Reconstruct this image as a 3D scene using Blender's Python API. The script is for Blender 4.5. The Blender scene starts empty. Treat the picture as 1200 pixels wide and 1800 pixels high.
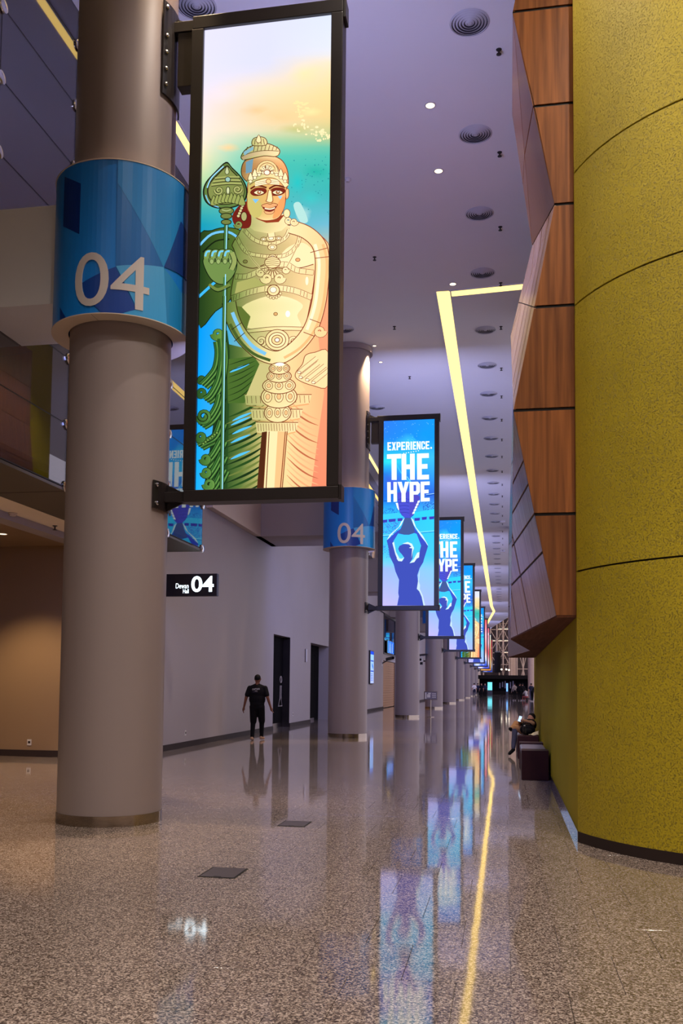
import bpy, bmesh, math, random
from mathutils import Vector, Matrix
from mathutils.geometry import tessellate_polygon
random.seed(7)
scene = bpy.context.scene
COL = bpy.context.collection
PI = math.pi

# ------------------------------------------------------------------ camera
cam_data = bpy.data.cameras.new('camera')
camera = bpy.data.objects.new('camera', cam_data)
COL.objects.link(camera)
cam_data.sensor_fit = 'VERTICAL'
cam_data.sensor_height = 36.0
cam_data.lens = 36.0 * 1600.0 / 1800.0
cam_data.shift_x = 0.0
cam_data.shift_y = (1103.7001 - 900.0) / 1800.0      # perspective-corrected architecture shot: rising front
cam_data.clip_start = 0.05
cam_data.clip_end = 500
right = Vector((0.98451699, 0.17502836, 0.00955881))
up = Vector((0.00131497, -0.0619047, 0.9980812))
back = Vector((0.17528425, -0.98261533, -0.06117638))
camera.matrix_world = Matrix(((right.x, up.x, back.x, 0), (right.y, up.y, back.y, 0), (right.z, up.z, back.z, 1.5), (0, 0, 0, 1)))
scene.camera = camera

# ------------------------------------------------------------------ world and exposure
world = bpy.data.worlds.new('world')
scene.world = world
world.use_nodes = True
bgn = world.node_tree.nodes['Background']
bgn.inputs[0].default_value = (0.79, 0.72, 0.86, 1)
bgn.inputs[1].default_value = 1.45
scene.view_settings.view_transform = 'Standard'
scene.view_settings.look = 'None'
scene.view_settings.exposure = 0.0
scene.view_settings.gamma = 1.0
scene.view_settings.use_curve_mapping = False
scene.cycles.max_bounces = 8
scene.cycles.diffuse_bounces = 4
scene.cycles.glossy_bounces = 4
scene.cycles.transparent_max_bounces = 12
scene.cycles.sample_clamp_indirect = 4.0
scene.cycles.caustics_reflective = False
scene.cycles.caustics_refractive = False
scene.cycles.use_denoising = True

# ------------------------------------------------------------------ helpers
def lin(c):
    return tuple((x / 255 / 12.92) if x / 255 <= 0.04045 else ((x / 255 + 0.055) / 1.055) ** 2.4 for x in c)

def newmat(name):
    m = bpy.data.materials.new(name)
    m.use_nodes = True
    nt = m.node_tree
    return m, nt, nt.nodes['Principled BSDF']

def plain(name, rgb, rough=0.5, metal=0.0, spec=0.5, vary=0.0, scale=3.0, bump=0.0, bscale=60.0, stretch=(1, 1, 1)):
    """principled material with a soft procedural tone variation and optional fine relief"""
    m, nt, b = newmat(name)
    c = lin(rgb)
    b.inputs['Base Color'].default_value = (*c, 1)
    b.inputs['Roughness'].default_value = rough
    b.inputs['Metallic'].default_value = metal
    b.inputs['Specular IOR Level'].default_value = spec
    if vary or bump:
        tc = nt.nodes.new('ShaderNodeTexCoord')
        mp = nt.nodes.new('ShaderNodeMapping')
        mp.inputs['Scale'].default_value = stretch
        nt.links.new(tc.outputs['Object'], mp.inputs[0])
    if vary:
        n = nt.nodes.new('ShaderNodeTexNoise')
        n.inputs['Scale'].default_value = scale
        n.inputs['Detail'].default_value = 4
        r = nt.nodes.new('ShaderNodeValToRGB')
        r.color_ramp.elements[0].position = 0.3
        r.color_ramp.elements[1].position = 0.7
        r.color_ramp.elements[0].color = (*[x * (1 - vary) for x in c], 1)
        r.color_ramp.elements[1].color = (*[min(1, x * (1 + vary)) for x in c], 1)
        nt.links.new(mp.outputs[0], n.inputs['Vector'])
        nt.links.new(n.outputs['Fac'], r.inputs[0])
        nt.links.new(r.outputs[0], b.inputs['Base Color'])
    if bump:
        n2 = nt.nodes.new('ShaderNodeTexNoise')
        n2.inputs['Scale'].default_value = bscale
        n2.inputs['Detail'].default_value = 5
        bp = nt.nodes.new('ShaderNodeBump')
        bp.inputs['Strength'].default_value = bump
        bp.inputs['Distance'].default_value = 0.02
        nt.links.new(mp.outputs[0], n2.inputs['Vector'])
        nt.links.new(n2.outputs['Fac'], bp.inputs['Height'])
        nt.links.new(bp.outputs[0], b.inputs['Normal'])
    return m

def glow(name, rgb, strength):
    m = bpy.data.materials.new(name)
    m.use_nodes = True
    nt = m.node_tree
    nt.nodes.clear()
    e = nt.nodes.new('ShaderNodeEmission')
    e.inputs[0].default_value = (*lin(rgb), 1)
    e.inputs[1].default_value = strength
    o = nt.nodes.new('ShaderNodeOutputMaterial')
    nt.links.new(e.outputs[0], o.inputs[0])
    return m

def attr_glow(name, strength):
    m = glow(name, (255, 255, 255), strength)
    nt = m.node_tree
    a = nt.nodes.new('ShaderNodeAttribute')
    a.attribute_name = 'Col'
    nt.links.new(a.outputs['Color'], [n for n in nt.nodes if n.type == 'EMISSION'][0].inputs[0])
    return m

def attr_paint(name, rough=0.35):
    m, nt, b = newmat(name)
    a = nt.nodes.new('ShaderNodeAttribute')
    a.attribute_name = 'Col'
    nt.links.new(a.outputs['Color'], b.inputs['Base Color'])
    b.inputs['Roughness'].default_value = rough
    return m

def tag(o, label=None, cat=None, group=None, kind=None):
    if label: o['label'] = label
    if cat: o['category'] = cat
    if group: o['group'] = group
    if kind: o['kind'] = kind
    return o

def empty(name, loc=(0, 0, 0), rz=0.0):
    o = bpy.data.objects.new(name, None)
    o.empty_display_size = 0.2
    o.location = loc
    o.rotation_euler = (0, 0, rz)
    COL.objects.link(o)
    return o

def mobj(name, me, parent=None, loc=None, rot=None):
    o = bpy.data.objects.new(name, me)
    COL.objects.link(o)
    if parent is not None: o.parent = parent
    if loc is not None: o.location = loc
    if rot is not None: o.rotation_euler = rot
    return o

def copytree(o, parent=None):
    c = o.copy()
    COL.objects.link(c)
    c.parent = parent
    for ch in list(o.children):
        copytree(ch, c)
    return c

class MB:
    """collects faces of one mesh"""
    def __init__(self):
        self.v = []; self.f = []
    def add(self, vs, fs):
        n = len(self.v)
        self.v += [tuple(p) for p in vs]
        self.f += [tuple(i + n for i in f) for f in fs]
        return self
    def box(self, x0, x1, y0, y1, z0, z1):
        vs = [(x, y, z) for z in (z0, z1) for y in (y0, y1) for x in (x0, x1)]
        return self.add(vs, [(0, 2, 3, 1), (4, 5, 7, 6), (0, 1, 5, 4), (2, 6, 7, 3), (0, 4, 6, 2), (1, 3, 7, 5)])
    def prism(self, poly, d):
        """closed solid from a planar 3D polygon pushed along vector d"""
        n = len(poly)
        d = Vector(d)
        a = [Vector(p) for p in poly]
        return self.add([*a, *[p + d for p in a]], [tuple(range(n)), tuple(range(2 * n - 1, n - 1, -1))] + [(i, i + n, (i + 1) % n + n, (i + 1) % n) for i in range(n)])
    def lathe(self, prof, cx=0, cy=0, n=32, closed=False):
        """profile of (r, z) turned about a vertical axis"""
        vs = []; fs = []
        for r, z in prof:
            for k in range(n):
                a = 2 * PI * k / n
                vs.append((cx + r * math.cos(a), cy + r * math.sin(a), z))
        m = len(prof)
        for i in range(m if closed else m - 1):
            for k in range(n):
                j = (i + 1) % m
                fs.append((i * n + k, i * n + (k + 1) % n, j * n + (k + 1) % n, j * n + k))
        if not closed:
            fs.append(tuple(range(n - 1, -1, -1)))
            fs.append(tuple((m - 1) * n + k for k in range(n)))
        return self.add(vs, fs)
    def tube(self, pts, r, n=8):
        """tapered round bar through points; r is a number or one radius for each point"""
        pts = [Vector(p) for p in pts]
        rs = r if isinstance(r, (list, tuple)) else [r] * len(pts)
        vs = []; fs = []
        for i, p in enumerate(pts):
            t = (pts[min(i + 1, len(pts) - 1)] - pts[max(i - 1, 0)]).normalized()
            a = t.cross(Vector((0, 0, 1)))
            if a.length < 1e-3: a = t.cross(Vector((1, 0, 0)))
            a.normalize(); b = t.cross(a)
            for k in range(n):
                w = 2 * PI * k / n
                vs.append(p + (a * math.cos(w) + b * math.sin(w)) * rs[i])
        for i in range(len(pts) - 1):
            for k in range(n):
                fs.append((i * n + k, i * n + (k + 1) % n, (i + 1) * n + (k + 1) % n, (i + 1) * n + k))
        fs.append(tuple(range(n - 1, -1, -1)))
        fs.append(tuple((len(pts) - 1) * n + k for k in range(n)))
        return self.add(vs, fs)
    def ball(self, c, r, nu=14, nv=9):
        rx, ry, rz = r if isinstance(r, (list, tuple)) else (r, r, r)
        vs = [(c[0], c[1], c[2] - rz)]
        for i in range(1, nv):
            a = -PI / 2 + PI * i / nv
            for k in range(nu):
                w = 2 * PI * k / nu
                vs.append((c[0] + rx * math.cos(a) * math.cos(w), c[1] + ry * math.cos(a) * math.sin(w), c[2] + rz * math.sin(a)))
        vs.append((c[0], c[1], c[2] + rz))
        fs = [(0, 1 + (k + 1) % nu, 1 + k) for k in range(nu)]
        for i in range(nv - 2):
            for k in range(nu):
                fs.append((1 + i * nu + k, 1 + i * nu + (k + 1) % nu, 1 + (i + 1) * nu + (k + 1) % nu, 1 + (i + 1) * nu + k))
        t = len(vs) - 1
        fs += [(1 + (nv - 2) * nu + k, 1 + (nv - 2) * nu + (k + 1) % nu, t) for k in range(nu)]
        return self.add(vs, fs)
    def mesh(self, name, mat=None, smooth=False):
        me = bpy.data.meshes.new(name)
        me.from_pydata(self.v, [], self.f)
        bm = bmesh.new(); bm.from_mesh(me)
        bmesh.ops.recalc_face_normals(bm, faces=bm.faces)
        bm.to_mesh(me); bm.free()
        if mat is not None: me.materials.append(mat)
        if smooth:
            for p in me.polygons: p.use_smooth = True
            if smooth != 'all': me.set_sharp_from_angle(angle=math.radians(40))
        me.update()
        return me
    def build(self, name, mat, parent=None, smooth=False, bevel=0.0, loc=None, rot=None):
        o = mobj(name, self.mesh(name, mat, smooth), parent, loc, rot)
        if bevel:
            b = o.modifiers.new('bevel', 'BEVEL')
            b.width = bevel; b.segments = 2; b.limit_method = 'ANGLE'
        return o

def box(name, x0, x1, y0, y1, z0, z1, mat, parent=None, bevel=0.0):
    return MB().box(x0, x1, y0, y1, z0, z1).build(name, mat, parent, bevel=bevel)

def spot(parent, loc, energy, size_deg, color, blend=0.5, radius=0.08, aim=(0, 0, -1)):
    l = bpy.data.lights.new('lamp', 'SPOT')
    l.energy = energy; l.spot_size = math.radians(size_deg); l.spot_blend = blend
    l.color = color; l.shadow_soft_size = radius
    o = bpy.data.objects.new('lamp', l)
    COL.objects.link(o)
    o.parent = parent; o.location = loc
    o.rotation_euler = Vector(aim).to_track_quat('-Z', 'Y').to_euler()
    return o

def clip_half(poly, a, b, c):
    """keep the part of a 2D polygon with a*x + b*y <= c"""
    out = []
    for i in range(len(poly)):
        p, q = poly[i], poly[(i + 1) % len(poly)]
        dp = a * p[0] + b * p[1] - c; dq = a * q[0] + b * q[1] - c
        if dp <= 0: out.append(p)
        if (dp < 0 < dq) or (dq < 0 < dp):
            t = dp / (dp - dq)
            out.append((p[0] + (q[0] - p[0]) * t, p[1] + (q[1] - p[1]) * t))
    return out

def inset(poly, g):
    """shrink a convex 2D polygon by g"""
    area = sum(poly[i][0] * poly[(i + 1) % len(poly)][1] - poly[(i + 1) % len(poly)][0] * poly[i][1] for i in range(len(poly)))
    s = 1 if area > 0 else -1
    out = list(poly)
    for i in range(len(poly)):
        p, q = poly[i], poly[(i + 1) % len(poly)]
        ex, ey = q[0] - p[0], q[1] - p[1]
        L = math.hypot(ex, ey)
        if L < 1e-6: continue
        nx, ny = s * ey / L, -s * ex / L
        out = clip_half(out, nx, ny, nx * p[0] + ny * p[1] - g)
        if len(out) < 3: return []
    res = []
    for p in out:
        if not res or math.hypot(p[0] - res[-1][0], p[1] - res[-1][1]) > 1e-4: res.append(p)
    return res

def text_mesh(name, body, size, mat, depth=0.0, bold=0.0, spacing=1.0, align='LEFT'):
    cu = bpy.data.curves.new(name, 'FONT')
    cu.body = body; cu.size = size; cu.extrude = depth; cu.offset = bold
    cu.space_character = spacing; cu.align_x = align; cu.resolution_u = 6
    o = bpy.data.objects.new(name, cu)
    COL.objects.link(o)
    bpy.context.view_layer.update()
    dg = bpy.context.evaluated_depsgraph_get()
    me = bpy.data.meshes.new_from_object(o.evaluated_get(dg))
    bpy.data.objects.remove(o)
    me.name = name
    me.materials.clear()
    me.materials.append(mat)
    return me

# ------------------------------------------------------------------ materials
M = {}
M['ceiling'] = plain('ceiling_paint', (232, 232, 238), 0.75, vary=0.02, scale=0.4)
M['wall'] = plain('grey_wall_paint', (158, 148, 150), 0.55, vary=0.03, scale=0.5, bump=0.03, bscale=25)
M['cream'] = plain('cream_bulkhead_paint', (208, 192, 178), 0.6, vary=0.02, scale=0.6)
M['beamgrey'] = plain('beam_paint', (158, 146, 140), 0.6, vary=0.03, scale=0.6)
M['backwall'] = plain('tan_wall_paint', (146, 120, 92), 0.55, vary=0.03, scale=0.5)
M['column'] = plain('column_cladding_paint', (148, 135, 136), 0.42, vary=0.03, scale=0.7, stretch=(3, 3, 0.15))
M['base_dark'] = plain('dark_skirting', (54, 44, 43), 0.6, spec=0.15, vary=0.05)
M['steel'] = plain('brushed_steel', (170, 158, 145), 0.16, metal=1.0, vary=0.08, scale=6, stretch=(1, 1, 12))
M['chrome'] = plain('polished_steel', (215, 212, 212), 0.14, metal=1.0, vary=0.02)
M['black'] = plain('black_powder_coat', (34, 29, 31), 0.35, vary=0.12, scale=2)
M['blackbox'] = plain('black_steel_plate', (40, 34, 33), 0.28, vary=0.15, scale=3)
M['dark'] = plain('dark_void', (15, 13, 16), 0.9, spec=0.05, vary=0.1)
M['cream_band'] = plain('cream_ceiling_paint', (236, 222, 200), 0.7, vary=0.02)
M['soffit'] = plain('olive_soffit_panel', (78, 70, 60), 0.5, vary=0.04)
M['seam'] = plain('black_joint', (14, 12, 14), 0.6, vary=0.1)
M['white_metal'] = plain('white_enamel', (205, 200, 205), 0.4, vary=0.02)
M['grille'] = plain('grey_grille_metal', (190, 190, 200), 0.45, metal=0.0, vary=0.03)
M['grille_dark'] = plain('grille_shadow_gap', (52, 50, 58), 0.7, vary=0.05)
M['maroon'] = plain('maroon_laminate', (50, 17, 19), 0.55, spec=0.25, vary=0.1, scale=8)
M['seat_grey'] = plain('grey_vinyl_seat', (120, 112, 128), 0.45, vary=0.05, scale=8)
M['plastic_white'] = plain('white_plastic', (210, 205, 200), 0.4, vary=0.02)
M['floor_box'] = plain('grey_floor_hatch', (92, 84, 88), 0.35, metal=0.4, vary=0.06, scale=14)
M['lamp_warm'] = glow('warm_lamp_disc', (255, 226, 180), 4.0)
M['strip'] = glow('warm_strip_diffuser', (255, 214, 120), 2.6)
M['screen'] = attr_glow('led_screen', 1.2)
M['rear_fill'] = attr_glow('led_rear_fill', 17.0)  # invented rear picture, made overbright to light the ceiling
M['paint'] = attr_paint('printed_vinyl', 0.32)
M['sign_white'] = glow('lit_white_letters', (225, 245, 255), 3.2)
M['numeral'] = plain('pale_grey_letter', (205, 196, 196), 0.4, vary=0.02)
M['shutter'] = plain('timber_shutter', (188, 140, 96), 0.45, vary=0.12, scale=9, stretch=(1, 6, 1))
M['truss'] = plain('pale_truss_paint', (185, 160, 140), 0.5, vary=0.06)
M['atrium'] = plain('dark_brown_cladding', (66, 46, 44), 0.6, vary=0.2, scale=0.3)
M['tanpanel'] = plain('tan_column_paint', (190, 160, 140), 0.5, vary=0.05)

# polished speckled granite
def granite(joints):
    m, nt, b = newmat('polished_granite_joints' if joints else 'polished_granite')
    N = nt.nodes; L = nt.links
    tc = N.new('ShaderNodeTexCoord')
    geo = N.new('ShaderNodeNewGeometry')
    vor = N.new('ShaderNodeTexVoronoi'); vor.inputs['Scale'].default_value = 115
    L.new(geo.outputs['Position'], vor.inputs['Vector'])
    n1 = N.new('ShaderNodeTexNoise'); n1.inputs['Scale'].default_value = 85; n1.inputs['Detail'].default_value = 6; n1.inputs['Roughness'].default_value = 0.75
    L.new(geo.outputs['Position'], n1.inputs['Vector'])
    sep = N.new('ShaderNodeSeparateColor'); L.new(vor.outputs['Color'], sep.inputs[0])
    mx = N.new('ShaderNodeMath'); mx.operation = 'ADD'
    h1 = N.new('ShaderNodeMath'); h1.operation = 'MULTIPLY'; h1.inputs[1].default_value = 0.5
    h2 = N.new('ShaderNodeMath'); h2.operation = 'MULTIPLY'; h2.inputs[1].default_value = 0.5
    L.new(sep.outputs[0], h1.inputs[0]); L.new(n1.outputs['Fac'], h2.inputs[0])
    L.new(h1.outputs[0], mx.inputs[0]); L.new(h2.outputs[0], mx.inputs[1])
    r = N.new('ShaderNodeValToRGB')
    e = r.color_ramp.elements
    e[0].position = 0.20; e[0].color = (*lin((38, 32, 31)), 1)
    e[1].position = 0.80; e[1].color = (*lin((206, 190, 180)), 1)
    k = e.new(0.42); k.color = (*lin((102, 89, 84)), 1)
    k = e.new(0.60); k.color = (*lin((152, 136, 127)), 1)
    L.new(mx.outputs[0], r.inputs[0])
    big = N.new('ShaderNodeTexNoise'); big.inputs['Scale'].default_value = 0.35
    L.new(geo.outputs['Position'], big.inputs['Vector'])
    col = r.outputs[0]
    if joints:
        br = N.new('ShaderNodeTexBrick')
        br.offset = 0.5; br.inputs['Scale'].default_value = 1.0
        br.inputs['Brick Width'].default_value = 0.55; br.inputs['Row Height'].default_value = 0.63
        br.inputs['Mortar Size'].default_value = 0.004; br.inputs['Mortar Smooth'].default_value = 0.0
        mp = N.new('ShaderNodeMapping'); mp.inputs['Location'].default_value = (0.24, -0.30, 0)
        L.new(geo.outputs['Position'], mp.inputs[0]); L.new(mp.outputs[0], br.inputs['Vector'])
        mix = N.new('ShaderNodeMix'); mix.data_type = 'RGBA'
        L.new(br.outputs['Fac'], mix.inputs['Factor'])
        L.new(col, mix.inputs['A']); mix.inputs['B'].default_value = (*lin((60, 50, 46)), 1)
        col = mix.outputs['Result']
    L.new(col, b.inputs['Base Color'])
    rr = N.new('ShaderNodeMapRange'); rr.inputs['To Min'].default_value = 0.03; rr.inputs['To Max'].default_value = 0.085
    L.new(big.outputs['Fac'], rr.inputs[0]); L.new(rr.outputs[0], b.inputs['Roughness'])
    b.inputs['Specular IOR Level'].default_value = 0.85
    wv = N.new('ShaderNodeTexNoise'); wv.inputs['Scale'].default_value = 1.6; wv.inputs['Detail'].default_value = 2
    L.new(geo.outputs['Position'], wv.inputs['Vector'])
    bp = N.new('ShaderNodeBump'); bp.inputs['Strength'].default_value = 0.05; bp.inputs['Distance'].default_value = 0.02
    L.new(wv.outputs['Fac'], bp.inputs['Height']); L.new(bp.outputs[0], b.inputs['Normal'])
    return m
M['granite'] = granite(False)
M['granite_far'] = granite(True)

# rough green-yellow stucco
def stucco():
    m, nt, b = newmat('mustard_green_stucco')
    N = nt.nodes; L = nt.links
    geo = N.new('ShaderNodeNewGeometry')
    n0 = N.new('ShaderNodeTexNoise'); n0.inputs['Scale'].default_value = 1.1; n0.inputs['Detail'].default_value = 3
    n1 = N.new('ShaderNodeTexNoise'); n1.inputs['Scale'].default_value = 70; n1.inputs['Detail'].default_value = 4; n1.inputs['Roughness'].default_value = 0.6
    n2 = N.new('ShaderNodeTexVoronoi'); n2.inputs['Scale'].default_value = 60
    for n in (n0, n1, n2): L.new(geo.outputs['Position'], n.inputs['Vector'])
    r = N.new('ShaderNodeValToRGB')
    r.color_ramp.elements[0].position = 0.3; r.color_ramp.elements[0].color = (*lin((182, 162, 20)), 1)
    r.color_ramp.elements[1].position = 0.7; r.color_ramp.elements[1].color = (*lin((200, 178, 28)), 1)
    L.new(n0.outputs['Fac'], r.inputs[0]); L.new(r.outputs[0], b.inputs['Base Color'])
    mr = N.new('ShaderNodeMapRange'); mr.inputs['From Min'].default_value = 0.55; mr.inputs['From Max'].default_value = 0.68
    L.new(n1.outputs['Fac'], mr.inputs[0])
    ad = N.new('ShaderNodeMath'); ad.operation = 'MULTIPLY_ADD'; ad.inputs[1].default_value = -0.12
    L.new(n2.outputs['Distance'], ad.inputs[0]); L.new(mr.outputs[0], ad.inputs[2])
    bp = N.new('ShaderNodeBump'); bp.inputs['Strength'].default_value = 1.0; bp.inputs['Distance'].default_value = 0.016
    L.new(ad.outputs[0], bp.inputs['Height']); L.new(bp.outputs[0], b.inputs['Normal'])
    b.inputs['Roughness'].default_value = 0.62
    return m
M['stucco'] = stucco()
M['stucco_flat'] = plain('smooth_olive_paint', (172, 155, 26), 0.8, spec=0.15, vary=0.04, scale=0.8)

# brown timber laminate, grain running along local z
def wood(name, dark, light, rough):
    m, nt, b = newmat(name)
    N = nt.nodes; L = nt.links
    tc = N.new('ShaderNodeTexCoord')
    oi = N.new('ShaderNodeObjectInfo')
    mp = N.new('ShaderNodeMapping'); mp.inputs['Scale'].default_value = (9, 9, 0.35)
    va = N.new('ShaderNodeVectorMath'); va.operation = 'ADD'
    cmb = N.new('ShaderNodeCombineXYZ')
    ml = N.new('ShaderNodeMath'); ml.operation = 'MULTIPLY'; ml.inputs[1].default_value = 13.0
    L.new(oi.outputs['Random'], ml.inputs[0]); L.new(ml.outputs[0], cmb.inputs[0]); L.new(ml.outputs[0], cmb.inputs[1])
    L.new(tc.outputs['Object'], va.inputs[0]); L.new(cmb.outputs[0], va.inputs[1])
    L.new(va.outputs[0], mp.inputs[0])
    n = N.new('ShaderNodeTexNoise'); n.inputs['Scale'].default_value = 2.2; n.inputs['Detail'].default_value = 6; n.inputs['Distortion'].default_value = 0.4
    L.new(mp.outputs[0], n.inputs['Vector'])
    r = N.new('ShaderNodeValToRGB')
    r.color_ramp.elements[0].position = 0.32; r.color_ramp.elements[0].color = (*lin(dark), 1)
    r.color_ramp.elements[1].position = 0.68; r.color_ramp.elements[1].color = (*lin(light), 1)
    L.new(n.outputs['Fac'], r.inputs[0])
    hv = N.new('ShaderNodeHueSaturation')
    mr = N.new('ShaderNodeMapRange'); mr.inputs['To Min'].default_value = 0.88; mr.inputs['To Max'].default_value = 1.12
    L.new(oi.outputs['Random'], mr.inputs[0]); L.new(mr.outputs[0], hv.inputs['Value'])
    L.new(r.outputs[0], hv.inputs['Color']); L.new(hv.outputs[0], b.inputs['Base Color'])
    b.inputs['Roughness'].default_value = rough
    b.inputs['Specular IOR Level'].default_value = 0.8
    return m
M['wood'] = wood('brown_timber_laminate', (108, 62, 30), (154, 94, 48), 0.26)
M['wood_sheen'] = wood('sheen_timber_laminate', (168, 126, 104), (204, 166, 142), 0.26)  # same timber made paler: grazing screen reflections put into the colour
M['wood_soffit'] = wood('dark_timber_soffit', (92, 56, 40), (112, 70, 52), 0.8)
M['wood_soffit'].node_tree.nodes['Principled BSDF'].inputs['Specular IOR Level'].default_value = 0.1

# tinted facade glass: reflects the hall, lets a little of the room behind through
def glass(name, tint, ior):
    m = bpy.data.materials.new(name)
    m.use_nodes = True
    nt = m.node_tree; N = nt.nodes; L = nt.links
    N.clear()
    out = N.new('ShaderNodeOutputMaterial')
    mix = N.new('ShaderNodeMixShader')
    fr = N.new('ShaderNodeFresnel'); fr.inputs['IOR'].default_value = ior
    ge = N.new('ShaderNodeNewGeometry')
    mr = N.new('ShaderNodeMapRange'); mr.inputs['To Min'].default_value = ior; mr.inputs['To Max'].default_value = 1 / ior
    L.new(ge.outputs['Backfacing'], mr.inputs[0]); L.new(mr.outputs[0], fr.inputs['IOR'])
    tr = N.new('ShaderNodeBsdfTransparent'); tr.inputs[0].default_value = (*tint, 1)
    gl = N.new('ShaderNodeBsdfGlossy'); gl.inputs['Roughness'].default_value = 0.01; gl.inputs['Color'].default_value = (0.95, 0.95, 1, 1)
    L.new(fr.outputs[0], mix.inputs[0]); L.new(tr.outputs[0], mix.inputs[1]); L.new(gl.outputs[0], mix.inputs[2])
    L.new(mix.outputs[0], out.inputs[0])
    return m
M['glass'] = glass('tinted_facade_glass', (0.46, 0.44, 0.44), 1.85)
M['glass_clear'] = glass('clear_glass', (0.8, 0.8, 0.82), 1.4)

# ================================================================== the setting
CZ = 11.2                     # ceiling height
GX = -6.05                    # upper glass facade
WX = -7.25                    # left wall face
RX = 0.71                     # right wall face
# ---- floor
FX0, FX1, FY0, FY1 = -16.0, 18.0, -14.0, 190.0
ROW, TW = 0.63, 0.55
TY0 = 4.08 - 2 * ROW
NR = 15
TX0 = -0.24 - 11 * TW
NT = 18
TX1 = TX0 + NT * TW
TY1 = TY0 + NR * ROW
mb = MB()
zb = -0.02
mb.box(FX0, FX1, FY0, FY1, -0.4, zb)
for (a, b, c, d) in ((FX0, FX1, FY0, TY0), (FX0, FX1, TY1, FY1), (FX0, TX0, TY0, TY1), (TX1, FX1, TY0, TY1)):
    mb.add([(a, c, 0), (b, c, 0), (b, d, 0), (a, d, 0)], [(0, 1, 2, 3)])
floor = mb.build('floor', M['granite_far'])
tag(floor, 'polished speckled granite floor of the long concourse', kind='structure')
def tile_mesh(w):
    g = 0.0015
    t = MB()
    a, b = w / 2 - g, ROW / 2 - g
    c = 0.0004
    t.add([(-a, -b, -0.018), (a, -b, -0.018), (a, b, -0.018), (-a, b, -0.018), (-a, -b, -c), (a, -b, -c), (a, b, -c), (-a, b, -c),
           (-a + c, -b + c, 0), (a - c, -b + c, 0), (a - c, b - c, 0), (-a + c, b - c, 0)],
          [(0, 1, 5, 4), (1, 2, 6, 5), (2, 3, 7, 6), (3, 0, 4, 7), (4, 5, 9, 8), (5, 6, 10, 9), (6, 7, 11, 10), (7, 4, 8, 11), (8, 9, 10, 11)])
    return t.mesh('floor_tile', M['granite'])
full, half = tile_mesh(TW), tile_mesh(TW / 2)
rng = random.Random(3)
for r in range(NR):
    y = TY0 + (r + 0.5) * ROW
    spans = [(full, TX0 + (i + 0.5) * TW) for i in range(NT)]
    if r % 2:
        spans = [(half, TX0 + TW / 4)] + [(full, TX0 + (i + 1) * TW) for i in range(NT - 1)] + [(half, TX1 - TW / 4)]
    for me, x in spans:
        o = mobj('floor_tile', me, floor, (x, y, 0.0))
        o.rotation_euler = (rng.gauss(0, 0.0004), rng.gauss(0, 0.0004), 0)

# ---- ceiling (ends on a diagonal far down the hall)
poly = [(-16, -8), (7, -8), (7, 125), (0.7, 131.5), (-2.2, 158), (-6.05, 165), (-16, 165)]
ceiling = MB().prism([(x, y, CZ) for x, y in poly], (0, 0, 0.4)).build('ceiling', M['ceiling'])
tag(ceiling, 'flat pale ceiling over the concourse', kind='structure')

# ---- left wall with its openings
mb = MB()
WB = WX - 0.5
D1 = (28.3, 30.6, 3.07)
D2 = (34.0, 37.6, 3.05)
SH = (55.3, 61.6)
for a, b, z0, z1 in ((16.8, D1[0], 0, 5.83), (D1[0], D1[1], D1[2], 5.83), (D1[1], D2[0], 0, 5.83), (D2[0], D2[1], D2[2], 5.83),
                     (D2[1], SH[0], 0, 5.9), (SH[0], SH[1], 2.95, 3.34), (SH[1], 165, 0, 5.9)):
    mb.box(WB, WX, a, b, z0, z1)
mb.box(WB, WX, 16.8, 27.9, 5.83, CZ)
mb.box(WB, WX, 27.9, SH[0], 5.83, CZ)
mb.box(WB, WX, SH[0], 165, 5.9, CZ)
wl = mb.build('wall_left', M['wall'])
tag(wl, 'long grey wall with dark doorways on the left', kind='structure')
# recess wall under the glass box
wb = box('wall_back', -16, WX, 16.8, 17.3, 0, 4.22, M['backwall'])
tag(wb, 'warm tan wall at the end of the recess', kind='structure')
wr = box('wall_recess_side', -16.3, -16, -14, 17.3, 0, CZ, M['backwall'])
tag(wr, 'far side wall of the recess', kind='structure')
tag(box('wall_block_behind', -16, 7.3, -8.3, -8, 0, CZ, M['wall']), 'unseen light-blocking wall behind the viewpoint', kind='structure')  # unseen, added to keep world light off the near hall
tag(box('wall_block_right', 7, 7.3, -8, 12, 0, CZ, M['wall']), 'unseen light-blocking wall right of the viewpoint', kind='structure')  # also added out of view to shut out the background light
bb = MB()
for a, b in ((16.8, D1[0]), (D1[1], D2[0]), (D2[1], SH[0]), (SH[1], 165)):
    bb.box(WX, WX + 0.025, a, b, 0, 0.13)
tag(bb.build('baseboard_left', M['base_dark']), 'dark skirting along the grey left wall', kind='structure')
tag(box('baseboard_back', -16, WX + 0.02, 16.77, 16.8, 0, 0.13, M['base_dark']), 'dark skirting under the tan recess wall', kind='structure')

# ---- recess ceiling and soffit under the glass box
tag(box('trim_1', -7.17, GX, -14, 17.63, 4.16, 4.2, M['soffit']), 'dark olive soffit under the glass box', kind='structure')
for i, y in enumerate((3.9, 7.83, 11.75, 15.67)):
    mobj('soffit_joint', MB().box(-7.17, GX, y - 0.008, y + 0.008, 4.157, 4.16).mesh('soffit_joint', M['seam']), bpy.data.objects['trim_1'])
tag(box('trim_2', -7.85, -7.17, -14, 16.8, 4.2, 4.3, M['cream_band']), 'cream ceiling band beside the olive soffit', kind='structure')
tag(box('trim_3', -8.15, -7.85, -14, 16.5, 4.08, 4.3, M['wall']), 'grey trough edging the recess ceiling', kind='structure')
tag(box('trim_4', -16, -8.15, -14, 16.8, 4.2, 4.3, M['backwall']), 'tan ceiling of the recess', kind='structure')

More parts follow.
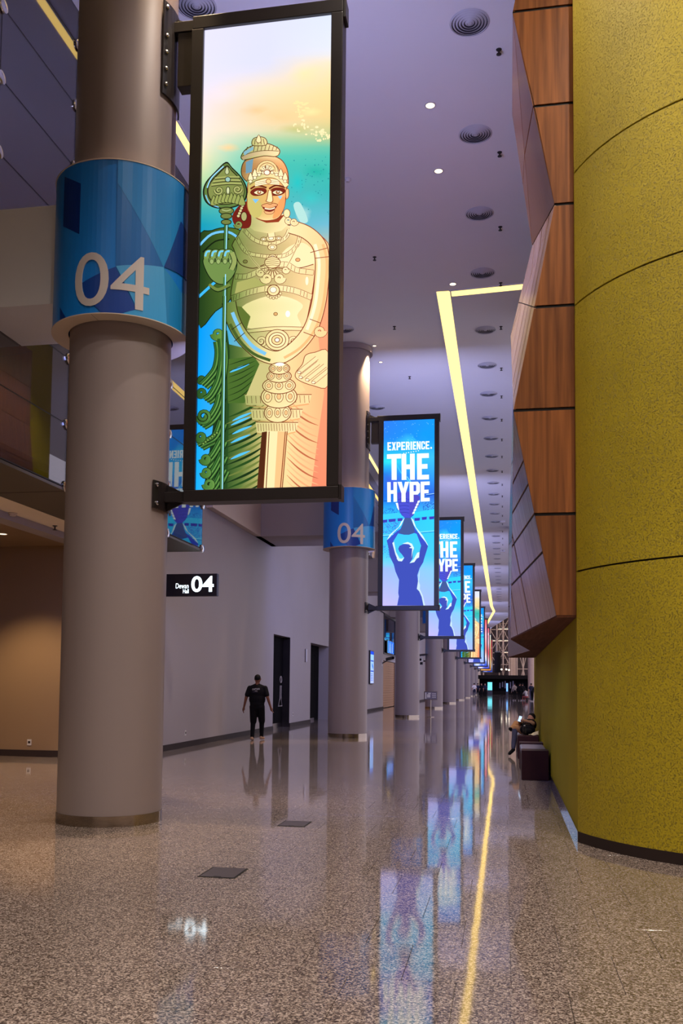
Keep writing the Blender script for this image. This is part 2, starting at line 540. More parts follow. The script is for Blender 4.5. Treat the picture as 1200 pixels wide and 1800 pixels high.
# ---- glass facade of the upper floor
def facade(name, ys, zs, label):
    root = empty(name, (GX, ys[0], zs[0]))
    tag(root, label, kind='structure')
    meshes = {}
    for j in range(len(zs) - 1):
        for i in range(len(ys) - 1):
            key = (round(ys[i + 1] - ys[i], 3), round(zs[j + 1] - zs[j], 3))
            if key not in meshes:
                g = 0.008
                meshes[key] = MB().box(-0.012, 0, g, key[0] - g, g, key[1] - g).mesh('glass_pane', M['glass'])
            mobj('glass_pane', meshes[key], root, (0, ys[i] - ys[0], zs[j] - zs[0]))
    # silicone joints
    for i in range(len(ys)):
        mobj('upright_joint', MB().box(-0.014, -0.002, -0.008, 0.008, 0, zs[-1] - zs[0]).mesh('upright_joint', M['seam']), root, (0, ys[i] - ys[0], 0))
    for j in range(len(zs)):
        mobj('level_joint', MB().box(-0.0135, -0.0025, 0, ys[-1] - ys[0], -0.008, 0.008).mesh('level_joint', M['seam']), root, (0, 0, zs[j] - zs[0]))
    disc = MB().lathe([(0.0, 0), (0.075, 0), (0.085, 0.012), (0.08, 0.03), (0.045, 0.042), (0.0, 0.045)], n=18).mesh('fixing_disc', M['chrome'], True)
    for i in range(0, len(ys)):
        for j in range(len(zs) - 1):
            mobj('fixing_disc', disc, root, (0.0, ys[i] - ys[0], zs[j] - zs[0]), (0, PI / 2, 0))
    return root
ZG = [4.22, 5.11, 6.05, 6.98, 7.92, 8.86, 9.77, 10.68, 11.2]
facade('window_1', [1.95, 3.91, 5.87, 7.83, 9.79, 11.75, 13.71, 15.67, 17.63], ZG, 'dark tinted glass box of the upper floor with round steel fixings')
facade('window_2', [27.9, 31.1, 34.4, 37.6, 40.8, 44.0, 48, 52, 56], [7.4, 8.35, 9.3, 10.25, 11.2], 'upper glass facade beyond the second column')
# what lies behind that glass
tag(box('wall_upper_end', -16, GX - 0.05, 17.5, 17.7, 4.3, CZ, M['beamgrey']), 'end wall inside the glass box', kind='structure')
tag(box('wall_upper_inner', -12.3, -12, -14, 17.5, 4.3, CZ, M['beamgrey']), 'inner wall behind the tinted glass', kind='structure')
tag(box('trim_5', GX + 0.02, -4.6, 9.3, 10.45, 5.75, 6.90, M['ceiling']), 'grey cross beam from the glass box to the nearest column', kind='structure')
tag(box('floor_upper', -16, GX - 0.02, -14, 17.63, 4.3, 4.42, M['beamgrey']), 'upper floor slab behind the glass', kind='structure')
tag(box('wall_upper_far', WX, GX - 0.4, 27.95, 56, 7.4, 7.5, M['cream']), 'ledge behind the second glass facade', kind='structure')

up_l = empty('interior_fill_light', (-9.0, 12.0, CZ))  # lamp added inside so the dark glass looks less black
MB().lathe([(0, -0.06), (0.2, -0.06), (0.22, 0), (0, 0)], n=24).build('shade', M['plastic_white'], up_l, True)
spot(up_l, (0, 0, -0.1), 420, 160, (1.0, 0.82, 0.7), 0.8, 0.2, (0, 0.5, -1))
tag(up_l, 'added round fill light inside the upper floor behind the tinted glass', 'fill light')

# ---- bulkhead and cross beams on the left
tag(box('trim_6', WX, WX + 0.17, 21.4, 27.9, 5.83, CZ, M['cream']), 'cream bulkhead running above the grey wall', kind='structure')
for i, y in enumerate((25.9, 42.2, 58.4, 74.5, 90.6, 106.7)):
    tag(box('trim_%d' % (7 + i), WX, -4.45, y, y + 2.0, 5.83, 7.42, M['beamgrey']),
        'grey cross beam between left wall and ' + ('second', 'third', 'fourth', 'fifth', 'sixth', 'seventh')[i] + ' column', kind='structure')
tag(box('trim_13', GX - 0.3, GX, 58, 165, 7.42, CZ, M['wall']), 'upper wall far down the left side', kind='structure')

# ---- right: stucco drum and flat wall
DC = Vector((2.665, 9.877)); DR = 2.09
a0 = math.atan2(9.157 - DC.y, RX - DC.x)
def drum(z0, z1, r, th, mat, name, parent=None, a1=None):
    a1 = a1 if a1 is not None else a0 + math.radians(215)
    n = 60
    prof = []
    vs = []; fs = []
    for k in range(n + 1):
        a = a0 + (a1 - a0) * k / n
        for rr, z in ((r, z0), (r, z1), (r - th, z1), (r - th, z0)):
            vs.append((DC.x + rr * math.cos(a), DC.y + rr * math.sin(a), z))
    for k in range(n):
        for j in range(4):
            fs.append((k * 4 + j, k * 4 + (j + 1) % 4, (k + 1) * 4 + (j + 1) % 4, (k + 1) * 4 + j))
    fs += [(0, 1, 2, 3), (n * 4 + 3, n * 4 + 2, n * 4 + 1, n * 4)]
    return MB().add(vs, fs).build(name, mat, parent, smooth=True)
wright = drum(0, CZ, DR - 0.02, 0.2, M['seam'], 'wall_right')
tag(wright, 'curved mustard green stucco drum with thin dark joints', kind='structure')
zj = [0.10, 2.62, 5.295, 6.662, 9.33, CZ]
for k in range(len(zj) - 1):
    drum(zj[k] + (0.009 if k else 0), zj[k + 1] - 0.009, DR, 0.03, M['stucco'], 'stucco_panel', wright)
tag(drum(0, 0.10, DR + 0.004, 0.05, M['base_dark'], 'baseboard_right'), 'dark skirting around the green drum', kind='structure')
tag(MB().add([(RX, 9.16, 0), (RX + 0.06, 24, 0), (RX + 0.6, 24, 0), (RX + 0.6, 9.16, 0), (RX, 9.16, CZ), (RX + 0.06, 24, CZ), (RX + 0.6, 24, CZ), (RX + 0.6, 9.16, CZ)],
     [(0, 1, 5, 4), (1, 2, 6, 5), (2, 3, 7, 6), (3, 0, 4, 7), (4, 5, 6, 7), (3, 2, 1, 0)]).build('wall_right_flat', M['stucco_flat']),
    'smooth olive wall running on from the green drum', kind='structure')
tag(MB().add([(RX - 0.012, 9.15, 0), (RX + 0.048, 24, 0), (RX + 0.05, 24, 0), (RX, 9.15, 0), (RX - 0.012, 9.15, 0.1), (RX + 0.048, 24, 0.1), (RX + 0.05, 24, 0.1), (RX, 9.15, 0.1)],
     [(0, 1, 5, 4), (1, 2, 6, 5), (2, 3, 7, 6), (3, 0, 4, 7), (4, 5, 6, 7), (3, 2, 1, 0)]).build('baseboard_olive', M['chrome']),
    'polished steel skirting under the olive wall', kind='structure')

# ---- faceted timber cladding hung above the olive wall
clad = empty('timber_cladding', (RX, 9.2, 2.18))
tag(clad, 'faceted brown timber cladding jutting out above the olive wall', 'cladding')
core = MB()
def facet(pts, cuts, mat, name='timber_panel', gap=0.012, th=0.02, inward=(1, 0.0, 0), drops=()):
    """split a planar facet into panels along the planes (n, d) of cuts; panels stand proud of a dark core"""
    P = [Vector(p) for p in pts]
    nrm = Vector((0, 0, 0))
    for i in range(len(P)):
        nrm += (P[i] - P[0]).cross(P[(i + 1) % len(P)] - P[0])
    nrm.normalize()
    if nrm.dot(Vector(inward)) > 0: nrm = -nrm
    ez = Vector((0, 0, 1)) - nrm * nrm.z
    if ez.length < 1e-3: ez = Vector((0, 1, 0)) - nrm * nrm.y
    ez.normalize(); ex = ez.cross(nrm)
    O = P[0]
    polys = [[((p - O).dot(ex), (p - O).dot(ez)) for p in P]]
    for n, d in cuts:
        n = Vector(n)
        a, b = n.dot(ex), n.dot(ez); c = d - n.dot(O)
        polys = [q for p in polys for q in (clip_half(p, a, b, c), clip_half(p, -a, -b, -c)) if len(q) >= 3]
    for p in polys:
        q = inset(p, gap / 2)
        if len(q) < 3: continue
        cx = sum(t[0] for t in q) / len(q); cz = sum(t[1] for t in q) / len(q)
        base = O + ex * cx + ez * cz
        if any(d0 < Vector(n_).dot(base) < d1 for n_, d0, d1 in drops): continue
        n = len(q)
        vs = [(x - cx, -0.0, z - cz) for x, z in q] + [(x - cx, th, z - cz) for x, z in q]
        fs = [tuple(range(n)), tuple(range(2 * n - 1, n - 1, -1))] + [(i, i + n, (i + 1) % n + n, (i + 1) % n) for i in range(n)]
        o = MB().add(vs, fs).build(name, mat, clad)
        rot = Matrix((ex, -nrm, ez)).transposed()
        o.matrix_local = Matrix.Translation(base - clad.location) @ rot.to_4x4()
    core.add([p - nrm * (th * 0.6) - clad.location for p in P], [tuple(range(len(P)))])
IN, OUT = 0.515, 0.10
A = (OUT, 9.2, 8.478); B = (IN, 9.2, 6.38); Cc = (OUT, 9.2, 4.27); D = (IN, 9.2, 2.18)
Z = lambda z: ((0, 0, 1), z)
XR = RX - 0.004
for za, zb_, xa, xb in ((2.18, 3.205, IN, 0.305), (3.205, 4.27, 0.305, OUT), (4.27, 5.325, OUT, 0.31), (5.325, 6.38, 0.31, IN), (6.38, 7.437, IN, 0.32), (7.437, 8.478, 0.32, OUT), (8.478, 9.53, OUT, 0.31), (9.53, CZ - 0.01, 0.31, 0.6)):
    fa = 0.014 * (xb - xa) / (zb_ - za)
    facet([(xa + fa, 9.2, za + 0.014), (XR, 9.2, za + 0.014), (XR, 9.2, zb_ - 0.014), (xb - fa, 9.2, zb_ - 0.014)], [], M['wood'], gap=0.003, inward=(0, 1, 0))
    core.add([(p[0] - clad.location.x, p[1] + 0.012 - clad.location.y, p[2] - clad.location.z) for p in ((xa, 9.2, za), (XR, 9.2, za), (XR, 9.2, zb_), (xb, 9.2, zb_))], [(0, 1, 2, 3)])
E = (0.354, 11.2, 6.937); F = (0.112, 11.2, 8.659); V = (0.105, 13.2, 6.585); I = (OUT, 13.7, 2.18); Q = (IN, 13.7, 4.27)
T = (0.31, 9.2, 9.53); U = (0.6, 12.6, 9.6); W = (0.62, 13.7, 8.2)
facet([Cc, D, I], [Z(2.83), Z(3.22), Z(3.52), Z(3.76), ((0, 1, 0), 11.15), ((0, 1, 0), 11.25), ((0, 1, 0.55), 13.9), ((0, 1, 0.55), 13.98)], M['wood_sheen'], gap=0.026, drops=(((0, 1, 0), 11.15, 11.25), ((0, 1, 0.55), 13.9, 13.98)))
facet([Cc, I, Q], [Z(3.2)], M['wood'])
for tri_ in ([B, Cc, V], [B, V, E]): facet(tri_, [((0, -0.44, 1), 1.277), *[((0, 1, 0), y_ + d_) for y_ in (9.6, 10.2, 10.9, 11.8) for d_ in (0, 0.05)]], M['wood_sheen'], gap=0.012, drops=[((0, 1, 0), y_, y_ + 0.05) for y_ in (9.6, 10.2, 10.9, 11.8)])
facet([Cc, V, Q], [], M['wood'])
for tri_ in ([A, B, E], [A, E, F]): facet(tri_, [((0, -0.146, 1), 6.094)], M['wood'], gap=0.02)
facet([E, F, W], [], M['wood'])
facet([E, W, V], [], M['wood'])
facet([A, F, T], [], M['wood'])
facet([F, U, T], [], M['wood'])
facet([F, W, U], [], M['wood'])
facet([T, U, (0.66, 12.6, CZ - 0.01), (0.6, 9.2, CZ - 0.01)], [], M['wood'])
# folds further on
YS = [13.7, 18.2, 22.7]
ZS = [2.18, 4.27, 6.38, 8.478, 10.57]
def fold(i, j):
    x = OUT if (i + j) % 2 == 0 else IN
    if j == 2: x = (0.16, 0.5, 0.45)[i]
    if j > 2: x = 0.64 + 0.02 * i
    return (x, YS[i], ZS[j])
for i in range(2):
    for j in range(4):
        a, b, c, d = fold(i, j), fold(i + 1, j), fold(i + 1, j + 1), fold(i, j + 1)
        if (i + j) % 2 == 0:
            tri = ((a, b, c), (a, c, d))
        else:
            tri = ((a, b, d), (b, c, d))
        for t in tri: facet(t, [Z((ZS[j] + ZS[j + 1]) / 2)], M['wood'])
facet([(RX + 0.04, 22.7, 2.18), fold(2, 0), fold(2, 1), fold(2, 2), fold(2, 3), fold(2, 4), (RX + 0.04, 22.7, 10.57)], [], M['wood'], inward=(0, -1, 0))
# soffit of the cladding
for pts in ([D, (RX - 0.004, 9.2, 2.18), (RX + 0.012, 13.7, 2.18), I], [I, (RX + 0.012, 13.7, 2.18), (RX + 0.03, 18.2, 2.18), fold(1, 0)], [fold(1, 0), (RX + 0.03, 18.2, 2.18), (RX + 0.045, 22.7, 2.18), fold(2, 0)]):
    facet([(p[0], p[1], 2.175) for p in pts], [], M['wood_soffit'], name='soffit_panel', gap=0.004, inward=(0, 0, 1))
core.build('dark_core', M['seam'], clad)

# ---- hanging side slabs and structure far down on the right
for n, (y, zl, xl) in enumerate(((56.0, 8.3, 0.30), (88.0, 8.6, 0.45))):
    tag(box('trim_%d' % (14 + n), xl, 6.0, y, y + 1.0, zl, CZ, M['beamgrey']), ('nearer', 'farther')[n] + ' slab hanging from the ceiling far down the right side', kind='structure')

# ================================================================== columns
def sleeve(name, parent, digits):
    """blue faceted print wrapped round a column, numerals standing on it"""
    RB, Z0, Z1 = 0.74, 5.33, 7.0
    vs = []; fs = []; cols = []
    def quadwrap(poly, c0, c1, layer):
        """clip a convex (angle, height) polygon into 4 degree slabs and bend them"""
        r = RB + layer * 0.0012
        lo = math.floor(min(p[0] for p in poly) / 4) * 4
        hi = max(p[0] for p in poly)
        zmin = min(p[1] for p in poly); zmax = max(p[1] for p in poly)
        a = lo
        while a < hi:
            q = clip_half(clip_half(poly, -1, 0, -a), 1, 0, a + 4)
            if len(q) >= 3:
                n = len(vs)
                for t, z in q:
                    w = math.radians(t)
                    vs.append((r * math.cos(w), r * math.sin(w), z))
                    f = (z - zmin) / max(1e-6, zmax - zmin)
                    cols.append(lin(tuple(min(255, (c0[i] + (c1[i] - c0[i]) * f) * (0.95, 1.12, 1.32)[i]) for i in range(3))))
                fs.append(tuple(range(n, n + len(q))))
            a += 4
    quadwrap([(-180, Z0), (180, Z0), (180, Z1), (-180, Z1)], (20, 118, 176), (36, 112, 165), 0)
    base = [
        ([(-124.6, 6.37), (-103.8, 6.21), (-103.6, 6.76), (-124.5, 6.92)], (12, 40, 96), (12, 44, 100)),
        ([(-124.5, 6.92), (-103.6, 6.76), (-103.6, 7.0), (-124.7, 7.0)], (28, 104, 160), (28, 104, 160)),
        ([(-71.8, 6.74), (-31.5, 5.945), (-71.4, 5.84)], (22, 92, 140), (30, 104, 150)),
        ([(-71.8, 6.74), (-31.5, 5.945), (-8.9, 6.61), (-7, 7.0), (-71.8, 7.0)], (38, 124, 160), (40, 120, 164)),
        ([(-11.8, 6.57), (6, 6.49), (20, 6.0), (-31.0, 5.95)], (24, 52, 104), (26, 60, 112)),
        ([(-71.4, 5.84), (-31.3, 5.945), (-26.8, 5.33), (-67, 5.33), (-54, 5.41)], (62, 146, 176), (84, 152, 178)),
        ([(-99.1, 5.67), (-71.8, 5.83), (-54.7, 5.4), (-68, 5.33), (-81.5, 5.33), (-96.4, 5.52)], (20, 58, 120), (22, 62, 122)),
        ([(-31.0, 5.94), (-8.4, 5.78), (-7.9, 5.33), (-26.8, 5.33)], (30, 120, 152), (44, 126, 158)),
        ([(-8.4, 5.78), (22, 5.9), (24, 5.33), (-7.9, 5.33)], (60, 138, 170), (60, 138, 170)),
        ([(-126.0, 5.49), (-115.9, 5.33), (-125.3, 5.33)], (14, 50, 110), (14, 50, 110)),
    ]
    k = 1
    for turn in (0, 140):
        for p, c0, c1 in base:
            q = [(t + turn, z) for t, z in p]
            if turn and max(t for t, z in q) > 200: continue
            quadwrap(q, c0, c1, k % 8 + 1); k += 1
    me = bpy.data.meshes.new(name)
    me.from_pydata(vs, [], fs)
    ca = me.color_attributes.new('Col', 'FLOAT_COLOR', 'POINT')
    for i, c in enumerate(cols): ca.data[i].color = (*c, 1)
    me.materials.append(M['paint'])
    for p in me.polygons: p.use_smooth = False
    o = mobj(name, me, parent)
    # closing rings above and below
    ring = MB().lathe([(0.57, Z0 - 0.004), (RB + 0.011, Z0 - 0.004), (RB + 0.011, Z0 + 0.006), (0.57, Z0 + 0.006)], n=64, closed=True).build('sleeve_underside', M['cream'], o, True)
    MB().lathe([(0.57, Z1 - 0.006), (RB + 0.011, Z1 - 0.006), (RB + 0.011, Z1 + 0.004), (0.57, Z1 + 0.004)], n=64, closed=True).build('sleeve_top', M['cream'], o, True)
    MB().box(-0.012, -0.006, -RB, -0.57, Z0 - 0.004, Z0 + 0.0).build('ring_seam', M['seam'], o)
    for ch, t0, t1, zb, zt in digits:
        tm = text_mesh('numeral', ch, 1.0, M['numeral'])
        xs = [v.co.x for v in tm.vertices]; ys = [v.co.y for v in tm.vertices]
        bm = bmesh.new(); bm.from_mesh(tm)
        for k_ in range(1, 14):
            xk = min(xs) + (max(xs) - min(xs)) * k_ / 14
            bmesh.ops.bisect_plane(bm, geom=list(bm.verts) + list(bm.edges) + list(bm.faces), plane_co=(xk, 0, 0), plane_no=(1, 0, 0))
        bmesh.ops.triangulate(bm, faces=bm.faces)
        res = bmesh.ops.extrude_face_region(bm, geom=list(bm.faces))
        bmesh.ops.translate(bm, verts=[g for g in res['geom'] if isinstance(g, bmesh.types.BMVert)], vec=(0, 0, 1))
        for v in bm.verts:
            t = t0 + (t1 - t0) * (v.co.x - min(xs)) / (max(xs) - min(xs))
            z = zb + (zt - zb) * (v.co.y - min(ys)) / (max(ys) - min(ys))
            r = RB + 0.006 + 0.008 * (1 if v.co.z > 0.5 else 0)
            w = math.radians(t)
            v.co = (r * math.cos(w), r * math.sin(w), z)
        bmesh.ops.recalc_face_normals(bm, faces=bm.faces)
        bm.to_mesh(tm); bm.free()
        n = mobj('numeral', tm, o)
        n['label'] = 'pale grey figure ' + ch
    return o

CR = 0.555
col_pos = [(-4.225, 9.42), (-4.36, 25.55), (-4.34, 41.6), (-4.33, 57.7)] + [(-4.33, 57.7 + 16.1 * k) for k in range(1, 7)]
ordinal = ['nearest', 'second', 'third', 'fourth', 'fifth', 'sixth', 'seventh', 'eighth', 'ninth', 'tenth']
first = empty('round_column', (*col_pos[0], 0))
MB().lathe([(CR, 0.11), (CR, CZ - 0.004)], n=72).build('shaft', M['column'], first, True)
MB().lathe([(CR + 0.008, 0.0), (CR + 0.008, 0.11), (CR - 0.05, 0.112)], n=72).build('base_ring', M['steel'], first, True)
MB().lathe([(CR, CZ - 0.16), (CR + 0.08, CZ - 0.16), (CR + 0.08, CZ - 0.004), (CR, CZ - 0.004)], n=64, closed=True).build('collar', M['column'], first, True)
sleeve('number_sleeve', first, [('0', -106.0, -76.8, 5.41, 5.985), ('4', -75.2, -44.4, 5.40, 5.975)])
columns = [first] + [copytree(first) for _ in col_pos[1:]]
for k, o in enumerate(columns):
    o.location = (*col_pos[k], 0)
    tag(o, 'thick grey round column with blue 04 sleeve, %s from the viewpoint' % ordinal[k], 'column', 'row of round columns', 'thing')

# ================================================================== screen artwork
class Art:
    """flat picture shown by a screen: coloured polygons laid in order, u and v from 0 to 1"""
    def __init__(self, w, h, to_uv):
        self.w, self.h, self.to = w, h, to_uv
        self.v = []; self.f = []; self.c = []; self.n = 0
    def put(self, pts, cols, tris):
        n = len(self.v)
        y = -0.00003 * self.n
        self.n += 1
        for p, c in zip(pts, cols):
            u, v = self.to(*p)
            u = min(1, max(0, u)); v = min(1, max(0, v))
            self.v.append((u * self.w, y, v * self.h)); self.c.append(lin(c))
        self.f += [tuple(i + n for i in t) for t in tris]
    def poly(self, pts, col):
        cols = [col(*p) for p in pts] if callable(col) else [col] * len(pts)
        tris = tessellate_polygon([[Vector((p[0], p[1], 0)) for p in pts]])
        self.put(pts, cols, tris)
    def smooth(self, pts, closed=False, k=5):
        out = []
        n = len(pts)
        rng_ = range(n) if closed else range(n - 1)
        for i in rng_:
            p0 = pts[(i - 1) % n] if closed or i > 0 else pts[i]
            p1 = pts[i]; p2 = pts[(i + 1) % n]
            p3 = pts[(i + 2) % n] if closed or i + 2 < n else p2
            for j in range(k):
                t = j / k
                out.append(tuple(0.5 * (2 * p1[d] + (p2[d] - p0[d]) * t + (2 * p0[d] - 5 * p1[d] + 4 * p2[d] - p3[d]) * t * t + (3 * p1[d] - p0[d] - 3 * p2[d] + p3[d]) * t ** 3) for d in (0, 1)))
        if not closed: out.append(tuple(pts[-1]))
        return out
    def blob(self, pts, col, line=None, lw=4, k=4):
        q = self.smooth(pts, True, k)
        self.poly(q, col)
        if line: self.stroke(q + [q[0]], lw, line, k=0)
    def stroke(self, pts, w, col, k=4, taper=False):
        q = self.smooth(pts, False, k) if k and len(pts) > 2 else [tuple(p) for p in pts]
        L = []; R_ = []
        n = len(q)
        for i, p in enumerate(q):
            a = q[max(i - 1, 0)]; b = q[min(i + 1, n - 1)]
            dx, dy = b[0] - a[0], b[1] - a[1]
            d = math.hypot(dx, dy) or 1
            ww = w / 2 * (math.sin(PI * min(1, max(0.02, i / max(1, n - 1)))) * 0.9 + 0.1 if taper else 1)
            L.append((p[0] - dy / d * ww, p[1] + dx / d * ww)); R_.append((p[0] + dy / d * ww, p[1] - dx / d * ww))
        pts2 = L + R_
        cols = [col(*p) for p in pts2] if callable(col) else [col] * (2 * n)
        self.put(pts2, cols, [(i, i + 1, n + i + 1, n + i) for i in range(n - 1)])
    def oval(self, x, y, rx, ry, col, line=None, lw=4, n=18):
        q = [(x + rx * math.cos(2 * PI * i / n), y + ry * math.sin(2 * PI * i / n)) for i in range(n)]
        if col is not None: self.poly(q, col)
        if line: self.stroke(q + [q[0]], lw, line, k=0)
    def soft(self, x, y, rx, ry, col, bgf, n=20):
        q = [(x + rx * math.cos(2 * PI * i / n) * random.uniform(0.85, 1.1), y + ry * math.sin(2 * PI * i / n) * random.uniform(0.85, 1.1)) for i in range(n)]
        self.put([(x, y)] + q, [col] + [bgf(*p) for p in q], [(0, 1 + i, 1 + (i + 1) % n) for i in range(n)])
    def grid(self, xs, ys, f):
        pts = [(x, y) for y in ys for x in xs]
        m = len(xs)
        self.put(pts, [f(*p) for p in pts], [(j * m + i, j * m + i + 1, (j + 1) * m + i + 1, (j + 1) * m + i) for j in range(len(ys) - 1) for i in range(m - 1)])
    def mesh(self, name):
        me = bpy.data.meshes.new(name)
        me.from_pydata(self.v, [], self.f)
        ca = me.color_attributes.new('Col', 'FLOAT_COLOR', 'POINT')
        for i, c in enumerate(self.c): ca.data[i].color = (*c, 1)
        me.materials.append(M['screen'])
        return me

def mixc(a, b, t):
    t = min(1, max(0, t))
    return tuple(a[i] + (b[i] - a[i]) * t for i in range(3))
def ramp(stops, x):
    if x <= stops[0][0]: return stops[0][1]
    for (x0, c0), (x1, c1) in zip(stops, stops[1:]):
        if x <= x1: return mixc(c0, c1, (x - x0) / (x1 - x0))
    return stops[-1][1]

SW, SH_ = 1.40, 5.30           # lit area of one banner screen

# ---- picture 1: a golden crowned statue with a spear under a painted sky
def statue_uv(cx, cy):
    x, y = 330 + cx / 3.913, cy / 3.913
    xl = 363 - 8 * (y - 45) / 816; xr = 581 - 6 * (y - 17) / 840
    u = (x - xl) / (xr - xl)
    yt = 45 - 28 * u; yb = 861 - 4 * u
    return u, (yb - y) / (yb - yt)
def make_statue():
    a = Art(SW, SH_, statue_uv)
    O = (104, 48, 26); DK = (52, 26, 20)
    rows_l = [(60, (222, 218, 250)), (500, (222, 220, 250)), (700, (238, 222, 228)), (950, (244, 226, 206)), (1100, (232, 224, 178)), (1250, (176, 212, 160)), (1380, (90, 180, 160)), (1560, (20, 150, 178)), (1700, (24, 140, 200)), (2300, (0, 150, 245)), (3420, (20, 170, 255))]
    rows_m = [(60, (216, 216, 244)), (440, (214, 216, 240)), (600, (246, 222, 190)), (760, (246, 208, 160)), (880, (232, 214, 176)), (960, (160, 208, 170)), (1100, (70, 190, 176)), (1500, (80, 180, 190)), (3420, (250, 190, 130))]
    rows_r = [(60, (214, 222, 250)), (330, (222, 226, 240)), (420, (248, 224, 184)), (640, (252, 214, 150)), (800, (236, 206, 140)), (940, (180, 196, 140)), (1030, (84, 190, 170)), (1180, (60, 182, 170)), (1330, (60, 176, 176)), (1560, (110, 180, 205)), (1800, (240, 190, 140)), (3420, (250, 150, 112))]
    def bg(x, y):
        l, m, r = ramp(rows_l, y), ramp(rows_m, y), ramp(rows_r, y)
        return mixc(l, m, (x - 110) / 420) if x < 530 else mixc(m, r, (x - 530) / 450)
    a.grid([80, 200, 320, 440, 560, 680, 800, 900, 1000], [50 + 60 * i for i in range(58)], bg)
    for x, y, rx, ry, c in ((480, 745, 110, 50, (246, 200, 150)), (640, 800, 150, 60, (244, 204, 150)), (800, 480, 130, 90, (252, 226, 176)), (850, 760, 90, 40, (255, 226, 160)), (270, 640, 130, 70, (240, 222, 224)), (300, 1010, 90, 35, (240, 206, 150)),
                            (740, 880, 140, 40, (200, 196, 130)), (880, 1180, 100, 60, (40, 176, 160)), (760, 1260, 60, 90, (40, 190, 190)), (850, 1370, 80, 60, (60, 190, 190)), (800, 1480, 60, 70, (170, 214, 214))):
        a.soft(x, y, rx, ry, c, bg)
    rr = random.Random(5)
    for i in range(44):
        t = rr.random()
        a.oval(750 + 220 * t + rr.gauss(0, 12), 850 + 90 * t + rr.gauss(0, 22), rr.uniform(4, 13), rr.uniform(4, 11), (252, 230, 176), n=6)
    for i in range(40):
        a.oval(rr.uniform(720, 970), rr.uniform(1080, 1480), rr.uniform(2, 6), rr.uniform(2, 6), (40, 140, 150), n=5)
    for i in range(26):
        a.oval(rr.uniform(740, 840), rr.uniform(680, 800), rr.uniform(5, 18), rr.uniform(4, 10), (254, 224, 160), n=6)
    a.blob([(735, 1420), (770, 1395), (800, 1440), (830, 1530), (780, 1535)], (176, 220, 214))
    K = 1721.7
    def gold(x, y):
        return ramp([(200, (70, 100, 42)), (330, (98, 122, 56)), (450, (178, 178, 110)), (560, (232, 214, 150)), (690, (254, 228, 172)), (960, (252, 206, 146))], x)
    def goldd(x, y):
        return ramp([(200, (40, 66, 30)), (330, (62, 84, 40)), (450, (130, 126, 66)), (560, (206, 168, 104)), (690, (238, 180, 116)), (960, (238, 150, 104))], x)
    def line(x, y):
        return ramp([(250, (24, 34, 16)), (430, (66, 46, 22)), (600, (122, 62, 34)), (960, (150, 66, 44))], x)
    b = lambda pts: [(x, y + K) for x, y in pts]
    # backdrop of cloth behind the figure
    a.poly(b([(870, 150), (975, 0), (965, 1650), (690, 1650), (740, 900), (840, 620)]), lambda x, y: mixc((246, 170, 124), (238, 138, 104), (y - K - 600) / 900))
    a.blob(b([(100, -60), (190, -130), (300, -150), (400, -110), (400, 60), (330, 330), (220, 430), (100, 520)]), lambda x, y: mixc((34, 60, 26), (84, 112, 44), (x - 100) / 260), (20, 30, 14), 6)
    a.stroke(b([(110, -30), (190, -105), (300, -120), (380, -70)]), 16, (110, 190, 245))
    a.stroke(b([(130, 20), (215, -55), (310, -70)]), 10, (22, 34, 16))
    a.stroke(b([(105, 330), (180, 260), (270, 180)]), 18, (60, 180, 250))
    a.blob(b([(740, -170), (860, -130), (960, -40), (975, 60), (890, 40), (800, -60), (730, -120)]), (252, 206, 146), line, 5)
    # skirt
    def skirt(x, y):
        return ramp([(200, (22, 48, 24)), (330, (52, 92, 40)), (450, (126, 138, 70)), (560, (214, 194, 126)), (690, (250, 214, 152)), (960, (246, 176, 124))], x)
    for k_ in range(7):
        xa_, xb_ = [190, 300, 400, 500, 600, 700, 800, 960][k_:k_ + 2]
        pl_ = clip_half(clip_half(b([(250, 640), (480, 700), (660, 790), (800, 690), (850, 560), (900, 600), (940, 1000), (900, 1300), (860, 1650), (190, 1650), (215, 1200), (235, 900)]), -1, 0, -xa_), 1, 0, xb_)
        if len(pl_) >= 3: a.poly(pl_, skirt)
    a.poly(b([(225, 620), (300, 560), (320, 700), (310, 1650), (150, 1650), (200, 1300), (235, 1000)]), lambda x, y: mixc((20, 44, 24), (40, 74, 34), (x - 150) / 160))
    a.poly(b([(300, 760), (480, 740), (520, 800), (420, 1060), (310, 1060)]), (72, 104, 42))
    for i in range(15):
        y0 = 1090 + i * 40
        a.stroke(b([(300, y0 + 70), (400, y0 + 30), (480, y0 - 10), (556, y0 - 60)]), 17, [(40, 74, 30), (110, 124, 60), (28, 52, 24)][i % 3], taper=True)
        a.stroke(b([(700, y0 - 60), (770, y0 + 10), (840, y0 + 60), (905, y0 + 88)]), 11, [(238, 168, 118), (190, 104, 70), (244, 184, 132)][i % 3], taper=True)
    for i, (x, y) in enumerate(((330, 1210), (340, 1270), (330, 1330), (330, 1440), (320, 850), (340, 1180))):
        a.stroke(b([(x, y), (x + 60, y - 28), (x + 130, y - 56)]), 17, (80, 190, 250), taper=True)
    for i in range(7):
        a.stroke(b([(310, 800 + i * 42), (400, 770 + i * 40), (490, 742 + i * 30)]), 6, (30, 50, 22), taper=True)
